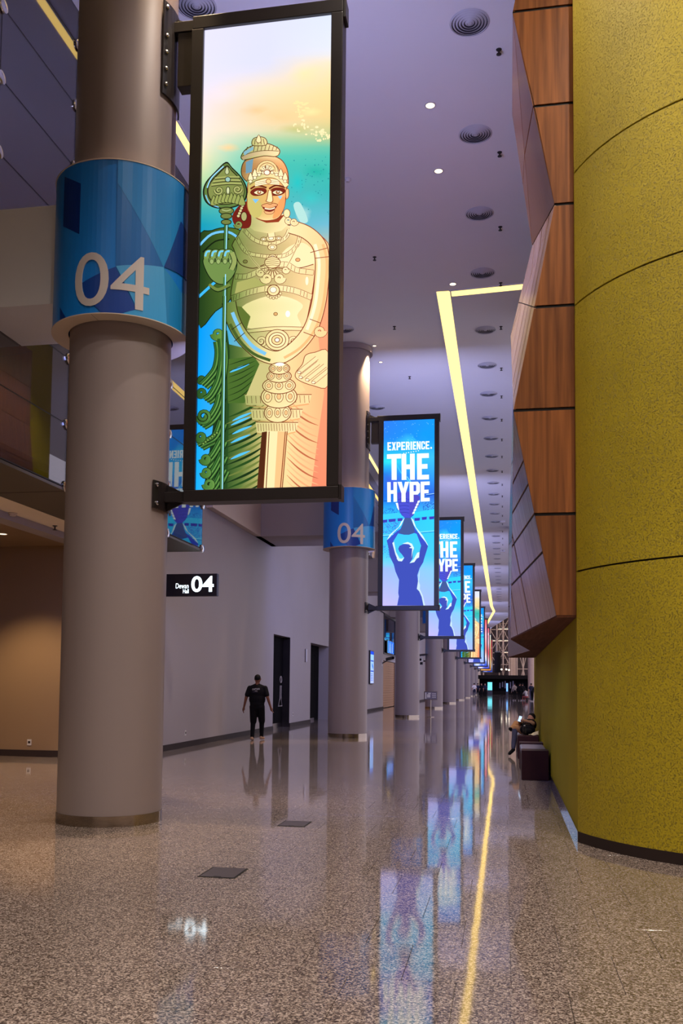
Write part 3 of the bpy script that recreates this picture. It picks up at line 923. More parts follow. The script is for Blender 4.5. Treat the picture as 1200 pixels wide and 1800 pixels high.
    # hem bands crossing the lap
    for dx, y0, w in ((0, 1000, 220), (-8, 1100, 170), (-6, 1190, 140)):
        c = 640 + dx
        a.poly(b([(c - w, y0), (c + w, y0 + 6), (c + w - 18, y0 + 70), (c - w + 10, y0 + 76)]), gold)
        a.stroke(b([(c - w, y0), (c + w, y0 + 6)]), 5, line, k=0)
        a.stroke(b([(c - w + 10, y0 + 76), (c, y0 + 96), (c + w - 18, y0 + 70)]), 9, goldd)
        for j in range(15):
            x = c - w + 16 + j * (2 * w - 36) / 14
            a.stroke(b([(x, y0 + 12), (x + 4, y0 + 62)]), 3, line, k=0)
    a.poly(b([(520, 790), (430, 1010), (560, 1010), (600, 800)]), lambda x, y: (198, 188, 124))
    a.poly(b([(720, 800), (820, 980), (720, 1010), (690, 810)]), (250, 206, 146))
    # hanging sash
    a.poly(b([(568, 1250), (700, 1260), (668, 1650), (548, 1650)]), (254, 226, 170))
    a.poly(b([(640, 1255), (700, 1260), (668, 1650), (620, 1650)]), (248, 190, 130))
    for x0, x1 in ((568, 548), (584, 566), (690, 660), (702, 672)):
        a.stroke(b([(x0, 1255), (x1, 1650)]), 6, line, k=0)
    a.poly(b([(536, 1260), (566, 1255), (546, 1650), (506, 1650)]), (80, 40, 22))
    # torso
    torso = [(430, 1555), (690, 1555), (800, 1600), (885, 1700)] + b([(890, 40), (882, 130), (868, 260), (842, 420), (806, 560), (720, 670), (620, 725), (500, 680), (410, 560), (346, 420), (322, 330), (340, 200), (362, 90), (340, 0)]) + [(330, 1690), (372, 1620)]
    a.poly(a.smooth(torso, True, 3), gold)
    q = a.smooth(torso, True, 3)
    a.stroke(q + [q[0]], 6, line, k=0)
    a.blob(b([(400, 400), (456, 468), (438, 545), (600, 560), (782, 545), (764, 462), (800, 392), (700, 336), (560, 330)]), lambda x, y: mixc((212, 206, 138), (255, 232, 178), (x - 400) / 250))
    a.poly(b([(330, 390), (395, 400), (455, 468), (430, 560), (400, 560), (345, 430)]), (92, 110, 46))
    a.poly(b([(365, 230), (480, 200), (560, 250), (430, 290), (350, 310)]), (168, 168, 96))
    a.blob(b([(640, 100), (760, 140), (870, 110), (880, 40), (800, -40), (690, 0)]), (255, 230, 176))
    a.stroke(b([(640, 90), (760, 135), (868, 110)]), 6, line)
    a.stroke(b([(360, 60), (390, 110), (470, 135), (545, 110)]), 6, line)
    for x in (418, 766):
        a.oval(x, K + (88 if x < 500 else 78), 15, 12, goldd, line, 4, 12)
    a.oval(622, K + 452, 13, 11, goldd, line, 4, 12)
    a.oval(702, K + 452, 15, 22, (240, 250, 255), n=12)
    a.oval(826, K + 225, 10, 30, (255, 240, 206), n=12)
    # belts and chains
    def chain(pts, w, n):
        a.stroke(pts, w, gold); q2 = a.smooth(pts, False, 6)
        a.stroke(pts, w + 6, line); a.stroke(pts, w, gold)
        for i in range(n):
            p = q2[int(i * (len(q2) - 1) / max(1, n - 1))]
            a.stroke([(p[0] + 2, p[1] - w * 0.45), (p[0] - 2, p[1] + w * 0.45)], 3, line, k=0)
    chain(b([(350, 190), (430, 190), (520, 150), (600, 120), (690, 110), (760, 150), (870, 168)]), 34, 18)
    chain(b([(330, 345), (450, 300), (600, 272), (740, 290), (858, 340)]), 38, 20)
    chain([(360, 1640), (420, 1740), (520, 1770), (600, 1776), (690, 1765), (760, 1700), (780, 1620)], 22, 22)
    chain([(410, 1590), (480, 1660), (590, 1690), (680, 1650), (710, 1590)], 24, 16)
    a.stroke([(410, 1700), (470, 1800), (560, 1900)], 12, gold); a.stroke([(410, 1700), (470, 1800), (560, 1900)], 3, line)
    a.stroke([(770, 1690), (720, 1800), (670, 1890)], 12, gold); a.stroke([(770, 1690), (720, 1800), (670, 1890)], 3, line)
    for x, y, r in ((590, 1650, 32), (540, 1656, 20), (640, 1650, 20), (598, 1712, 30), (600, 1780, 26)):
        a.oval(x, y, r, r * 0.72, gold, line, 4); a.oval(x, y, r * 0.5, r * 0.36, (255, 240, 205), line, 3)
    a.poly([(566, 1606), (612, 1600), (616, 1640), (572, 1644)], (252, 226, 170)); a.stroke([(566, 1606), (612, 1600), (616, 1640), (572, 1644), (566, 1606)], 4, line, k=0)
    for i in range(9):
        w = PI + PI * i / 8
        a.blob([(600 + 20 * math.cos(w), K + 130 - 20 * math.sin(w)), (600 + 66 * math.cos(w) - 10, K + 140 - 62 * math.sin(w)), (600 + 66 * math.cos(w) + 10, K + 140 - 62 * math.sin(w))], gold, line, 3, 3)
    a.oval(600, K + 96, 52, 40, gold, line, 5)
    for i in range(4): a.stroke(b([(556, 78 + i * 14), (600, 72 + i * 14), (644, 78 + i * 14)]), 3, line)
    def scroll(x, y, r, s, wd=18, turns=1.6, c=None, a0_=0.0):
        pts = []
        for i in range(int(turns * 12)):
            t = i / 12 * 2 * PI
            rr_ = r * (1 - i / (turns * 12) * 0.85)
            pts.append((x + s * rr_ * math.cos(t + a0_), y + rr_ * math.sin(t + a0_)))
        a.stroke(pts, wd + 7, line, k=0); a.stroke(pts, wd, c or gold, k=0)
    scroll(560, K + 206, 34, -1); scroll(648, K + 206, 34, 1); scroll(522, K + 170, 22, -1, 12); scroll(688, K + 150, 22, 1, 12)
    a.oval(608, K + 290, 40, 38, gold, line, 6); a.oval(606, K + 286, 22, 20, (255, 244, 214), line, 3)
    for i in range(7):
        w = PI * (0.1 + 0.8 * i / 6)
        a.oval(608 + 48 * math.cos(w), K + 298 + 46 * math.sin(w), 9, 9, gold, line, 3, 10)
    # waist plate
    a.blob(b([(430, 575), (620, 545), (806, 560), (790, 610), (720, 680), (620, 715), (510, 680)]), gold, line, 5)
    a.stroke(b([(425, 570), (620, 552), (806, 556)]), 22, gold); a.stroke(b([(425, 560), (620, 541), (808, 546)]), 4, line); a.stroke(b([(428, 584), (620, 566), (804, 570)]), 4, line)
    scroll(528, K + 640, 40, -1, 14); scroll(744, K + 640, 40, 1, 14)
    for r, c in ((78, gold), (56, (254, 232, 176)), (36, (252, 214, 150)), (16, (255, 246, 224))):
        a.oval(634, K + 632, r, r * 0.92, c, line, 5, 24)
    # garland looped over both shoulders
    g = [(716, 1570), (820, 1610), (900, 1690), (926, 1800)] + b([(922, 220), (900, 400), (850, 560), (760, 680), (650, 752), (540, 730), (440, 650), (372, 560), (330, 460), (312, 370)])
    a.stroke(g, 98, line); a.stroke(g, 86, gold)
    a.stroke([(p[0] - 22, p[1] + 4) for p in g[2:7]], 20, (255, 240, 200))
    a.stroke([(p[0] + 30, p[1] + 4) for p in g[2:9]], 18, (246, 186, 124))
    a.stroke(b([(560, 728), (480, 680), (410, 600), (360, 500), (336, 440)]), 24, (120, 190, 230))
    a.stroke(b([(590, 772), (480, 726), (390, 640), (320, 520)]), 20, (70, 92, 40))
    for p, q in (((848, 1752), (962, 1720)), ((880, K + 70), (968, K + 60)), ((846, K + 490), (920, K + 520)), ((806, K + 580), (880, K + 610)), ((330, K + 560), (400, K + 510)), ((350, K + 640), (420, K + 580))):
        a.stroke([p, q], 5, line, k=0)
    # mace shaped tassel on the lap
    for x, y, rx, ry in ((640, 1130, 88, 66), (648, 1020, 118, 78), (648, 945, 108, 56), (648, 880, 80, 44), (650, 828, 68, 40)):
        a.oval(x, y + K, rx, ry, gold, line, 6, 24)
        for j in (-1, 0, 1):
            a.oval(x + j * rx * 0.62, y + K, rx * 0.24, ry * 0.5, gold, line, 4, 12)
            a.oval(x + j * rx * 0.62, y + K, rx * 0.12, ry * 0.25, (238, 190, 130), line, 3, 10)
    a.oval(652, K + 800, 30, 12, (255, 250, 236), n=12)
    # resting hand on the right
    a.blob(b([(820, 740), (880, 720), (965, 716), (965, 950), (870, 948), (770, 905), (756, 860), (800, 800)]), (254, 218, 160), line, 5)
    for i, (x, y) in enumerate(((775, 858), (785, 892), (828, 910), (868, 928))):
        a.stroke(b([(x, y), (x + 60, y - 50), (x + 120, y - 100)]), 30, line); a.stroke(b([(x, y), (x + 60, y - 50), (x + 120, y - 100)]), 24, (254, 222, 166))
        a.oval(x + 4, y + K - 2, 13, 9, (255, 236, 196), line, 3, 10)
    scroll(914, K + 576, 36, 1, 20)
    # scrollwork on the shaded left
    SCR = ((238, 590, 40, -1), (130, 900, 26, -1), (130, 990, 34, -1), (148, 1150, 54, -1), (130, 1290, 36, -1), (165, 1440, 36, -1), (170, 1530, 34, -1), (190, 1610, 40, -1))
    for x, y, r, s in SCR:
        scroll(x, K + y, r, s, 20, 1.7, lambda X, Y: mixc((30, 70, 34), (96, 140, 60), (X - 90) / 160))
    for pts in ([(226, 640), (236, 720), (220, 820), (170, 890), (130, 930)], [(256, 620), (262, 760), (240, 900), (190, 1000), (150, 1030)], [(250, 1000), (230, 1080), (180, 1160), (120, 1200)], [(260, 1180), (220, 1280), (150, 1320), (110, 1340)], [(265, 1300), (210, 1400), (150, 1470)], [(270, 1400), (220, 1500), (170, 1570)], [(280, 1500), (230, 1600), (200, 1640)]):
        for dx_, dy_ in ((34, 26), (16, 12), (0, 0)):
            q_ = [(x + dx_, y + dy_) for x, y in pts]
            a.stroke(b(q_), 36, (18, 34, 16)); a.stroke(b(q_), 26, (58, 108, 48)); a.stroke(b([(x + 6, y) for x, y in q_]), 6, (104, 150, 72)); a.stroke(b([(x - 6, y + 4) for x, y in q_]), 3, (20, 44, 20))
    for x, y, r, s in SCR[3:]:
        scroll(x, K + y, r, s, 18, 1.8, lambda X, Y: mixc((40, 84, 38), (110, 156, 72), (X - 90) / 160))
    for i in range(7):
        a.oval(150 + i * 15, K + 1335 - i * 12, 9, 9, (110, 150, 70), (20, 34, 16), 3, 10)
    # neck and head
    a.poly([(450, 1500), (690, 1480), (700, 1560), (660, 1600), (580, 1620), (480, 1600), (430, 1560)], gold)
    a.poly([(500, 1520), (680, 1490), (640, 1540), (560, 1545)], (150, 60, 34))
    a.blob([(330, 1500), (380, 1420), (440, 1400), (460, 1520), (440, 1580), (360, 1570)], (112, 32, 24))
    for i in range(6):
        a.oval(372 + i * 7, 1496 - i * 18, 11, 11, (206, 196, 140), DK, 3, 10)
    a.oval(410, 1500, 20, 32, (170, 168, 108), DK, 4); scroll(372, 1556, 26, -1, 12)
    a.oval(694, 1480, 22, 30, gold, line, 4); scroll(706, 1530, 24, 1, 12); scroll(742, 1540, 24, 1, 12)
    face = [(440, 1250), (432, 1340), (430, 1430), (452, 1480), (510, 1520), (570, 1530), (640, 1510), (676, 1440), (690, 1330), (688, 1250), (600, 1200), (500, 1210)]
    a.blob(face, lambda x, y: ramp([(430, (196, 176, 96)), (520, (236, 206, 140)), (600, (252, 222, 160)), (690, (246, 178, 112))], x), (140, 60, 34), 6)
    a.blob([(430, 1340), (460, 1370), (520, 1400), (530, 1470), (500, 1510), (450, 1480)], (200, 186, 106))
    a.blob([(640, 1400), (680, 1360), (676, 1440), (640, 1500), (600, 1510)], (244, 160, 96))
    a.poly([(466, 1378), (510, 1380), (486, 1408)], (120, 190, 240)); a.poly([(634, 1360), (664, 1356), (652, 1382)], (150, 206, 245))
    for x, s in ((508, 1), (632, -1)):
        a.blob([(x - 58, 1330), (x - 20, 1300), (x + 40, 1304), (x + 52, 1330), (x + 20, 1352), (x - 34, 1356)], (120, 40, 26))
        a.blob([(x - 34, 1334), (x, 1316), (x + 36, 1334), (x, 1350)], (246, 226, 180), (90, 30, 20), 4)
        a.oval(x + 2, 1332, 12, 12, (190, 120, 70), (70, 24, 16), 3, 12); a.oval(x + 4, 1328, 5, 5, (255, 250, 240), n=8)
        a.stroke([(x - 56, 1308), (x - 10, 1284), (x + 52, 1300)], 12, (100, 34, 22))
    a.poly([(570, 1320), (590, 1320), (604, 1386), (584, 1404), (558, 1394)], (254, 226, 168)); a.stroke([(572, 1316), (562, 1380), (556, 1394), (584, 1404), (602, 1392), (592, 1320)], 5, (150, 66, 36))
    a.blob([(526, 1426), (560, 1410), (584, 1416), (606, 1408), (634, 1420), (606, 1440), (560, 1444)], (232, 168, 112), (130, 46, 28), 4)
    a.blob([(532, 1434), (580, 1444), (628, 1428), (606, 1460), (560, 1466)], (120, 36, 26)); a.stroke([(548, 1444), (584, 1450), (616, 1440)], 9, (250, 232, 196))
    a.blob([(544, 1462), (584, 1468), (614, 1456), (600, 1482), (560, 1484)], (236, 176, 120), (130, 46, 28), 3)
    for i in range(3):
        a.stroke([(482, 1262 + i * 12), (560, 1244 + i * 13), (644, 1252 + i * 12)], 9, (255, 240, 196), k=3)
        a.stroke([(482, 1269 + i * 12), (560, 1251 + i * 13), (644, 1259 + i * 12)], 3, (150, 80, 44), k=3)
    a.oval(572, 1256, 17, 16, (250, 206, 140), (150, 66, 36), 4)
    a.blob([(686, 1320), (704, 1310), (706, 1360), (690, 1380)], (246, 190, 128), line, 4)
    # crown
    a.blob([(392, 1210), (400, 1130), (450, 1090), (560, 1070), (650, 1100), (694, 1170), (704, 1260), (690, 1300), (660, 1240), (560, 1210), (480, 1222), (440, 1262)], lambda x, y: ramp([(390, (150, 110, 60)), (480, (220, 180, 120)), (620, (252, 222, 164)), (700, (238, 160, 100))], x), line, 6)
    a.poly([(420, 1120), (470, 1095), (460, 1190), (420, 1200)], (110, 150, 170))
    a.stroke([(436, 1266), (490, 1232), (566, 1212), (640, 1230), (694, 1290)], 38, line); a.stroke([(436, 1266), (490, 1232), (566, 1212), (640, 1230), (694, 1290)], 30, gold)
    for i in range(9):
        t = i / 8
        x = 452 + 230 * t; y = 1226 - 66 * math.sin(PI * t)
        a.blob([(x - 18, y + 18), (x, y - 34), (x + 18, y + 18)], (254, 230, 178), line, 4, 3)
        a.oval(x, y + 30, 12, 11, (255, 236, 190), line, 3, 10)
    for r in (66, 50):
        a.stroke([(562 + r * math.cos(PI + PI * i / 10), 1190 + r * 1.1 * math.sin(PI + PI * i / 10)) for i in range(11)], 12, (250, 214, 150), k=0); a.stroke([(562 + (r + 7) * math.cos(PI + PI * i / 10), 1190 + (r + 7) * 1.1 * math.sin(PI + PI * i / 10)) for i in range(11)], 3, line, k=0)
    for i in range(5):
        w = PI + PI * (i + 0.5) / 5
        a.blob([(562 + 12 * math.cos(w), 1192 + 12 * math.sin(w)), (562 + 44 * math.cos(w) - 8, 1192 + 48 * math.sin(w)), (562 + 44 * math.cos(w) + 8, 1192 + 48 * math.sin(w))], (255, 236, 190), line, 3, 3)
    a.oval(562, 1194, 20, 18, (255, 244, 216), (150, 66, 36), 5)
    a.blob([(388, 1080), (420, 1030), (480, 1000), (560, 990), (630, 1020), (646, 1052), (620, 1082), (540, 1078), (440, 1100), (400, 1104)], gold, line, 6)
    a.stroke([(396, 1096), (450, 1072), (540, 1056), (636, 1060)], 26, lambda x, y: ramp([(390, (170, 150, 110)), (640, (254, 226, 170))], x)); a.stroke([(394, 1080), (450, 1056), (540, 1040), (640, 1044)], 4, line)
    for i in range(9):
        x = 420 + i * 25
        a.stroke([(x, 1050 - i * 1.5), (x + 10, 1012 - 14 * math.sin(PI * i / 8))], 4, line, k=0)
    a.poly([(404, 1050), (470, 1008), (470, 1034), (410, 1074)], (130, 176, 190))
    a.blob([(462, 1000), (466, 960), (500, 944), (540, 948), (560, 972), (556, 1000), (510, 1006)], gold, line, 5)
    for i in range(4): a.stroke([(478 + i * 22, 998), (482 + i * 18, 958)], 4, line, k=0)
    a.blob([(488, 970), (506, 928), (522, 970), (506, 986)], (254, 226, 170), line, 4, 3)
    # spear
    sh = [(292, 1560), (288, 1800), (284, 2400), (280, 3000), (276, 3420)]
    a.stroke(sh, 30, (20, 34, 16)); a.stroke(sh, 22, (70, 116, 60)); a.stroke([(x + 4, y) for x, y in sh], 7, (150, 215, 240))
    head = [(286, 1118), (330, 1158), (396, 1230), (432, 1310), (424, 1380), (380, 1424), (300, 1446), (210, 1440), (150, 1400), (130, 1330), (150, 1260), (210, 1190)]
    a.blob(head, (28, 30, 22)); a.blob([(288 + (x - 288) * 0.93, 1300 + (y - 1300) * 0.94) for x, y in head], (96, 122, 62)); a.blob([(292 + (x - 288) * 0.84, 1296 + (y - 1300) * 0.84) for x, y in head], (46, 44, 24)); a.blob([(294 + (x - 288) * 0.79, 1298 + (y - 1300) * 0.78) for x, y in head], (128, 138, 74))
    a.stroke([(160, 1300), (190, 1230), (270, 1150)], 8, (150, 214, 250)); a.stroke([(150, 1350), (180, 1410), (240, 1436)], 7, (120, 190, 235))
    for i in range(3):
        a.stroke([(212 - i * 12, 1236 + i * 24), (296, 1228 + i * 22), (378 + i * 8, 1228 + i * 24)], 17, (54, 54, 28), k=3); a.stroke([(212 - i * 12, 1233 + i * 24), (296, 1225 + i * 22), (378 + i * 8, 1225 + i * 24)], 11, (166, 172, 100), k=3)
    a.oval(300, 1242, 18, 18, (150, 190, 180), (40, 40, 22), 5); a.blob([(280, 1190), (294, 1150), (308, 1190), (294, 1208)], (190, 200, 150), (40, 40, 22), 4, 3)
    for i in range(9):
        t = i / 8
        x = 206 + 190 * t; y = 1404 - 20 * math.sin(PI * t)
        a.blob([(x - 22, y + 16), (x - 14, y - 24), (x, y - 52), (x + 14, y - 24), (x + 22, y + 16)], (150, 160, 86), (40, 42, 22), 4, 3)
    scroll(240, 1318, 30, -1, 11, 1.4, (170, 174, 104)); scroll(366, 1312, 30, 1, 11, 1.4, (170, 174, 104)); a.oval(302, 1320, 12, 26, (204, 210, 160), (40, 42, 22), 5)
    for y, w, h in ((1462, 50, 26), (1498, 38, 20), (1540, 34, 18)):
        a.oval(292, y, w, h, (112, 124, 64), (30, 34, 18), 6)
    a.stroke([(262, 1454), (292, 1462), (322, 1454)], 6, (176, 190, 130))
    # hand closed round the spear
    a.blob(b([(140, 110), (150, 60), (220, 40), (320, 40), (362, 80), (360, 150), (320, 220), (260, 250), (190, 210)]), (110, 138, 72), (20, 34, 16), 6)
    for i, x in enumerate((160, 205, 250, 292)):
        a.stroke(b([(x, 70), (x + 4, 30), (x + 34, 34), (x + 36, 96)]), 44, (20, 34, 16)); a.stroke(b([(x, 70), (x + 4, 30), (x + 34, 34), (x + 36, 96)]), 34, (122, 150, 80))
        a.stroke(b([(x - 8, 56), (x + 2, 26), (x + 24, 20)]), 12, (110, 200, 250)); a.oval(x + 36, K + 92, 14, 18, (150, 172, 104), (20, 34, 16), 3, 12)
    a.stroke(b([(330, 150), (350, 90), (332, 30)]), 40, (20, 34, 16)); a.stroke(b([(330, 150), (350, 90), (332, 30)]), 30, (146, 160, 90))
    a.stroke([(286, K + 200), (284, K + 330)], 22, (70, 116, 60), k=0); a.stroke([(290, K + 180), (288, K + 330)], 7, (150, 215, 240), k=0)
    a.stroke(b([(180, 250), (240, 286), (320, 250)]), 20, (110, 130, 62)); a.stroke(b([(184, 268), (240, 302), (324, 266)]), 5, (20, 34, 16))
    return a.mesh('screen_picture')

# ---- picture 2: blue stadium poster
GLY = {
 'E': [[(0, 0), (1, 0), (1, .18), (.4, .18), (.4, .41), (.88, .41), (.88, .59), (.4, .59), (.4, .82), (1, .82), (1, 1), (0, 1)]],
 'T': [[(.32, 0), (.68, 0), (.68, .82), (1, .82), (1, 1), (0, 1), (0, .82), (.32, .82)]],
 'H': [[(0, 0), (.36, 0), (.36, .41), (.64, .41), (.64, 0), (1, 0), (1, 1), (.64, 1), (.64, .59), (.36, .59), (.36, 1), (0, 1)]],
 'Y': [[(.33, 0), (.69, 0), (.69, .42), (1, 1), (.64, 1), (.51, .64), (.36, 1), (0, 1), (.33, .42)]],
 'P': [[(0, 0), (.38, 0), (.38, 1), (0, 1)], [(.38, .36), (.78, .36), (1, .48), (1, .88), (.8, 1), (.38, 1), (.38, .84), (.6, .84), (.64, .8), (.64, .58), (.6, .53), (.38, .53)]],
 'R': [[(0, 0), (.38, 0), (.38, 1), (0, 1)], [(.38, .4), (.78, .4), (1, .52), (1, .88), (.8, 1), (.38, 1), (.38, .84), (.6, .84), (.64, .8), (.64, .6), (.6, .56), (.38, .56)], [(.64, 0), (1.02, 0), (.82, .46), (.46, .46)]],
 'I': [[(.1, 0), (.9, 0), (.9, 1), (.1, 1)]],
 'N': [[(0, 0), (.34, 0), (.34, .5), (.66, 0), (1, 0), (1, 1), (.66, 1), (.66, .5), (.34, 1), (0, 1)]],
 'C': [[(1, .36), (1, .14), (.85, 0), (.15, 0), (0, .14), (0, .86), (.15, 1), (.85, 1), (1, .86), (1, .64), (.64, .64), (.64, .83), (.36, .83), (.36, .17), (.64, .17), (.64, .36)]],
 'X': [[(0, 0), (.38, 0), (.5, .3), (.62, 0), (1, 0), (.7, .5), (1, 1), (.62, 1), (.5, .7), (.38, 1), (0, 1), (.3, .5)]],
}
def hype_uv(x, y):
    xl = 676 - 5 * (y - 739) / 330; xr = 765 - 2 * (y - 733) / 335
    u = (x - xl) / (xr - xl)
    yt = 739 - 6 * u; yb = 1069 - u
    return u, (yb - y) / (yb - yt)
def make_hype():
    a = Art(SW, SH_, hype_uv)
    W = (236, 250, 250); NV = (62, 84, 186); LN = (20, 50, 130)
    L = [(735, (50, 120, 245)), (770, (40, 130, 235)), (790, (40, 170, 240)), (812, (40, 215, 250)), (835, (40, 120, 225)), (880, (30, 110, 225)), (895, (45, 165, 245)), (940, (60, 190, 245)), (975, (70, 195, 250)), (993, (110, 210, 255)), (1000, (150, 180, 255)), (1070, (192, 182, 255))]
    R_ = [(735, (22, 150, 250)), (770, (20, 150, 250)), (800, (60, 190, 252)), (840, (50, 150, 245)), (870, (50, 100, 215)), (890, (60, 160, 240)), (910, (50, 205, 255)), (950, (60, 200, 255)), (980, (70, 200, 255)), (1000, (130, 200, 255)), (1040, (150, 190, 255)), (1070, (165, 180, 255))]
    bg = lambda x, y: mixc(ramp(L, y), ramp(R_, y), (x - 672) / 92)
    a.grid([668, 680, 695, 710, 725, 740, 755, 768], [731 + i * 8 for i in range(44)], bg)
    a.soft(720, 775, 26, 16, (60, 195, 255), bg); a.soft(745, 760, 20, 14, (20, 150, 255), bg); a.soft(684, 812, 18, 9, (50, 225, 255), bg); a.soft(690, 850, 20, 22, (70, 90, 220), bg); a.soft(735, 858, 22, 26, (78, 84, 205), bg)
    rr = random.Random(9)
    for i in range(40):
        a.oval(rr.uniform(675, 762), rr.uniform(738, 775), 0.45, 0.45, (150, 230, 255), n=5)
    a.stroke([(690, 800), (705, 830), (722, 850)], 2.2, (60, 190, 250)); a.stroke([(716, 838), (726, 852)], 1.6, (110, 210, 255), k=0)
    # stands
    for (x0, x1, y0, y1, c1, c2, n) in ((672, 700, 895, 908, (30, 90, 200), (60, 180, 245), 190), (744, 765, 884, 900, (40, 70, 190), (90, 190, 250), 170), (672, 703, 920, 942, (60, 70, 205), (90, 180, 250), 330), (672, 700, 960, 985, (70, 90, 215), (90, 200, 250), 170), (733, 745, 956, 985, (70, 90, 215), (90, 200, 250), 110), (696, 730, 957, 966, (60, 80, 210), (90, 190, 250), 90)):
        for i in range(n):
            a.oval(rr.uniform(x0, x1), rr.uniform(y0, y1), rr.uniform(0.3, 0.9), rr.uniform(0.3, 0.9), c1 if rr.random() < 0.6 else c2, n=5)
    a.poly([(672, 907), (704, 903), (712, 911), (672, 917)], (60, 200, 250)); a.poly([(728, 903), (765, 896), (765, 908), (722, 912)], (50, 205, 255))
    for x0, x1, y0 in ((673, 681, 917), (683, 696, 915.5), (699, 708, 914), (729, 739, 913), (742, 751, 911), (755, 764, 910)):
        a.poly([(x0, y0), (x1, y0 - 1), (x1 - 0.5, y0 + 4), (x0 + 0.5, y0 + 5)], (60, 62, 180))
    a.stroke([(672, 946.5), (705, 943), (765, 937)], 0.8, (20, 90, 190), k=0); a.stroke([(673, 944.5), (705, 941), (765, 935)], 1.3, (130, 225, 255), k=0)
    a.stroke([(675, 883), (690, 882)], 1, (15, 70, 160), k=0); a.stroke([(750, 872.5), (764, 870)], 1.2, (15, 70, 170), k=0); a.stroke([(750, 870.5), (764, 868)], 0.8, (180, 235, 255), k=0)
    # figure lifting a cup, seen from behind
    B_ = lambda pts: [(660 + x / 9.475, 890 + y / 9.475) for x, y in pts]
    rim = [(310, 620), (340, 790), (400, 900), (430, 940), (370, 930), (330, 830), (280, 640)]
    a.poly(B_([(470, 240), (500, 200), (430, 340), (300, 470), (215, 570), (190, 590), (240, 500), (390, 370), (440, 270)]), (214, 238, 240))
    a.poly(B_([(600, 210), (640, 250), (680, 370), (800, 520), (885, 680), (840, 640), (700, 420), (640, 330)]), (214, 238, 240))
    body = [(185, 600), (230, 560), (340, 460), (420, 400), (470, 290), (490, 210), (440, 170), (405, 110), (390, 0), (680, 0), (660, 120), (640, 170), (590, 215), (620, 290), (670, 400), (760, 520), (840, 620), (880, 690), (850, 790), (815, 900), (800, 960), (740, 1060), (700, 1180), (710, 1280), (730, 1340), (720, 1400), (690, 1410), (740, 1460), (780, 1560), (800, 1690), (355, 1690), (385, 1540), (375, 1480), (390, 1260), (330, 1120), (300, 1000), (240, 880), (230, 850), (215, 720)]
    a.poly(B_(body), lambda x, y: (62, 78, 180) if y > 960 else (58, 80, 200))
    inner = [(300, 610), (380, 480), (480, 500), (560, 500), (650, 470), (690, 480), (720, 560), (765, 680), (740, 780), (735, 830), (690, 900), (640, 950), (600, 960), (570, 980), (620, 900), (625, 800), (640, 740), (600, 670), (540, 650), (460, 660), (400, 690), (380, 740), (400, 790), (440, 830), (480, 890), (450, 940), (400, 920), (350, 830), (300, 680)]
    a.poly(B_(inner), bg)
    a.poly(B_([(350, 900), (440, 905), (480, 880), (440, 950), (380, 945)]), (210, 234, 236))
    a.poly(B_(rim), (206, 232, 236))
    a.poly(B_([(570, 980), (640, 910), (700, 800), (738, 790), (730, 880), (690, 900), (650, 960)]), (214, 236, 236))
    a.poly(B_([(450, 650), (540, 622), (610, 650), (645, 720), (620, 800), (600, 900), (615, 730), (560, 720), (600, 700), (560, 660)]), (214, 236, 236))
    a.poly(B_([(690, 1410), (740, 1100), (720, 1180), (725, 1290), (745, 1350), (740, 1410), (790, 1520), (830, 1690), (800, 1690), (770, 1540), (730, 1450)]), (196, 222, 236))
    a.poly(B_([(490, 215), (590, 215), (640, 330), (660, 460), (560, 500), (470, 495), (390, 470), (430, 400)]), (66, 88, 150))
    # cup body with white finger highlights
    a.poly([(699, 868), (712, 864), (730, 868), (739, 874), (738, 888), (728, 905), (721, 912), (711, 911), (703, 902), (700, 888)], (74, 80, 205))
    a.poly([(722, 868), (739, 874), (737, 890), (727, 906), (720, 910)], (80, 74, 190))
    for i in range(5):
        a.stroke([(700 + i * 0.6, 880 + i * 6), (712, 878 + i * 6.2), (720, 880 + i * 6)], 0.7, (40, 50, 150))
    for i in range(5):
        a.poly([(735 - i * 2.2, 882 + i * 5), (739 - i * 2.2, 880.5 + i * 5), (738.5 - i * 2.3, 884.5 + i * 5), (734 - i * 2.2, 886 + i * 5)], W)
    a.poly([(696, 886), (700, 886), (702, 898), (699, 896)], W); a.poly([(699, 890), (701, 891), (702, 899), (700, 898)], W)
    # lettering
    def letter(ch, x0, x1, yt0, yt1, yb0, yb1, c=W):
        for g in GLY[ch]:
            pts = []
            for gx, gy in g:
                yb = yb0 + (yb1 - yb0) * gx; yt = yt0 + (yt1 - yt0) * gx
                pts.append((660 + (x0 + (x1 - x0) * gx) / 10, 730 + (yb + (yt - yb) * gy) / 10))
            a.poly(pts, c)
    xs = [220, 298, 380, 462, 545, 622, 668, 735, 815, 890, 968]
    for i, ch in enumerate('EXPERIENCE'):
        x0, x1 = xs[i] + 2, xs[i + 1] - 8
        f = lambda x: (x - 220) / 748
        yt = lambda x: 475 - 38 * f(x); yb = lambda x: 625 - 42 * f(x)
        letter(ch, x0, x1, yt(x0), yt(x1), yb(x0), yb(x1))
    a.oval(759, 786, 1.6, 1.8, W, n=8)
    letter('T', 212, 462, 692, 676, 1152, 1148); letter('H', 470, 702, 680, 668, 1148, 1140); letter('E', 742, 950, 668, 656, 1138, 1128)
    letter('H', 212, 386, 1192, 1186, 1550, 1540); letter('Y', 396, 602, 1184, 1178, 1544, 1538); letter('P', 608, 792, 1180, 1172, 1540, 1536); letter('E', 804, 962, 1174, 1166, 1532, 1522)
    for i in range(7):
        a.oval(711 + i * 4.3, 797 - i * 0.9, 1.1, 1.0, W, n=6)
    return a.mesh('screen_picture')

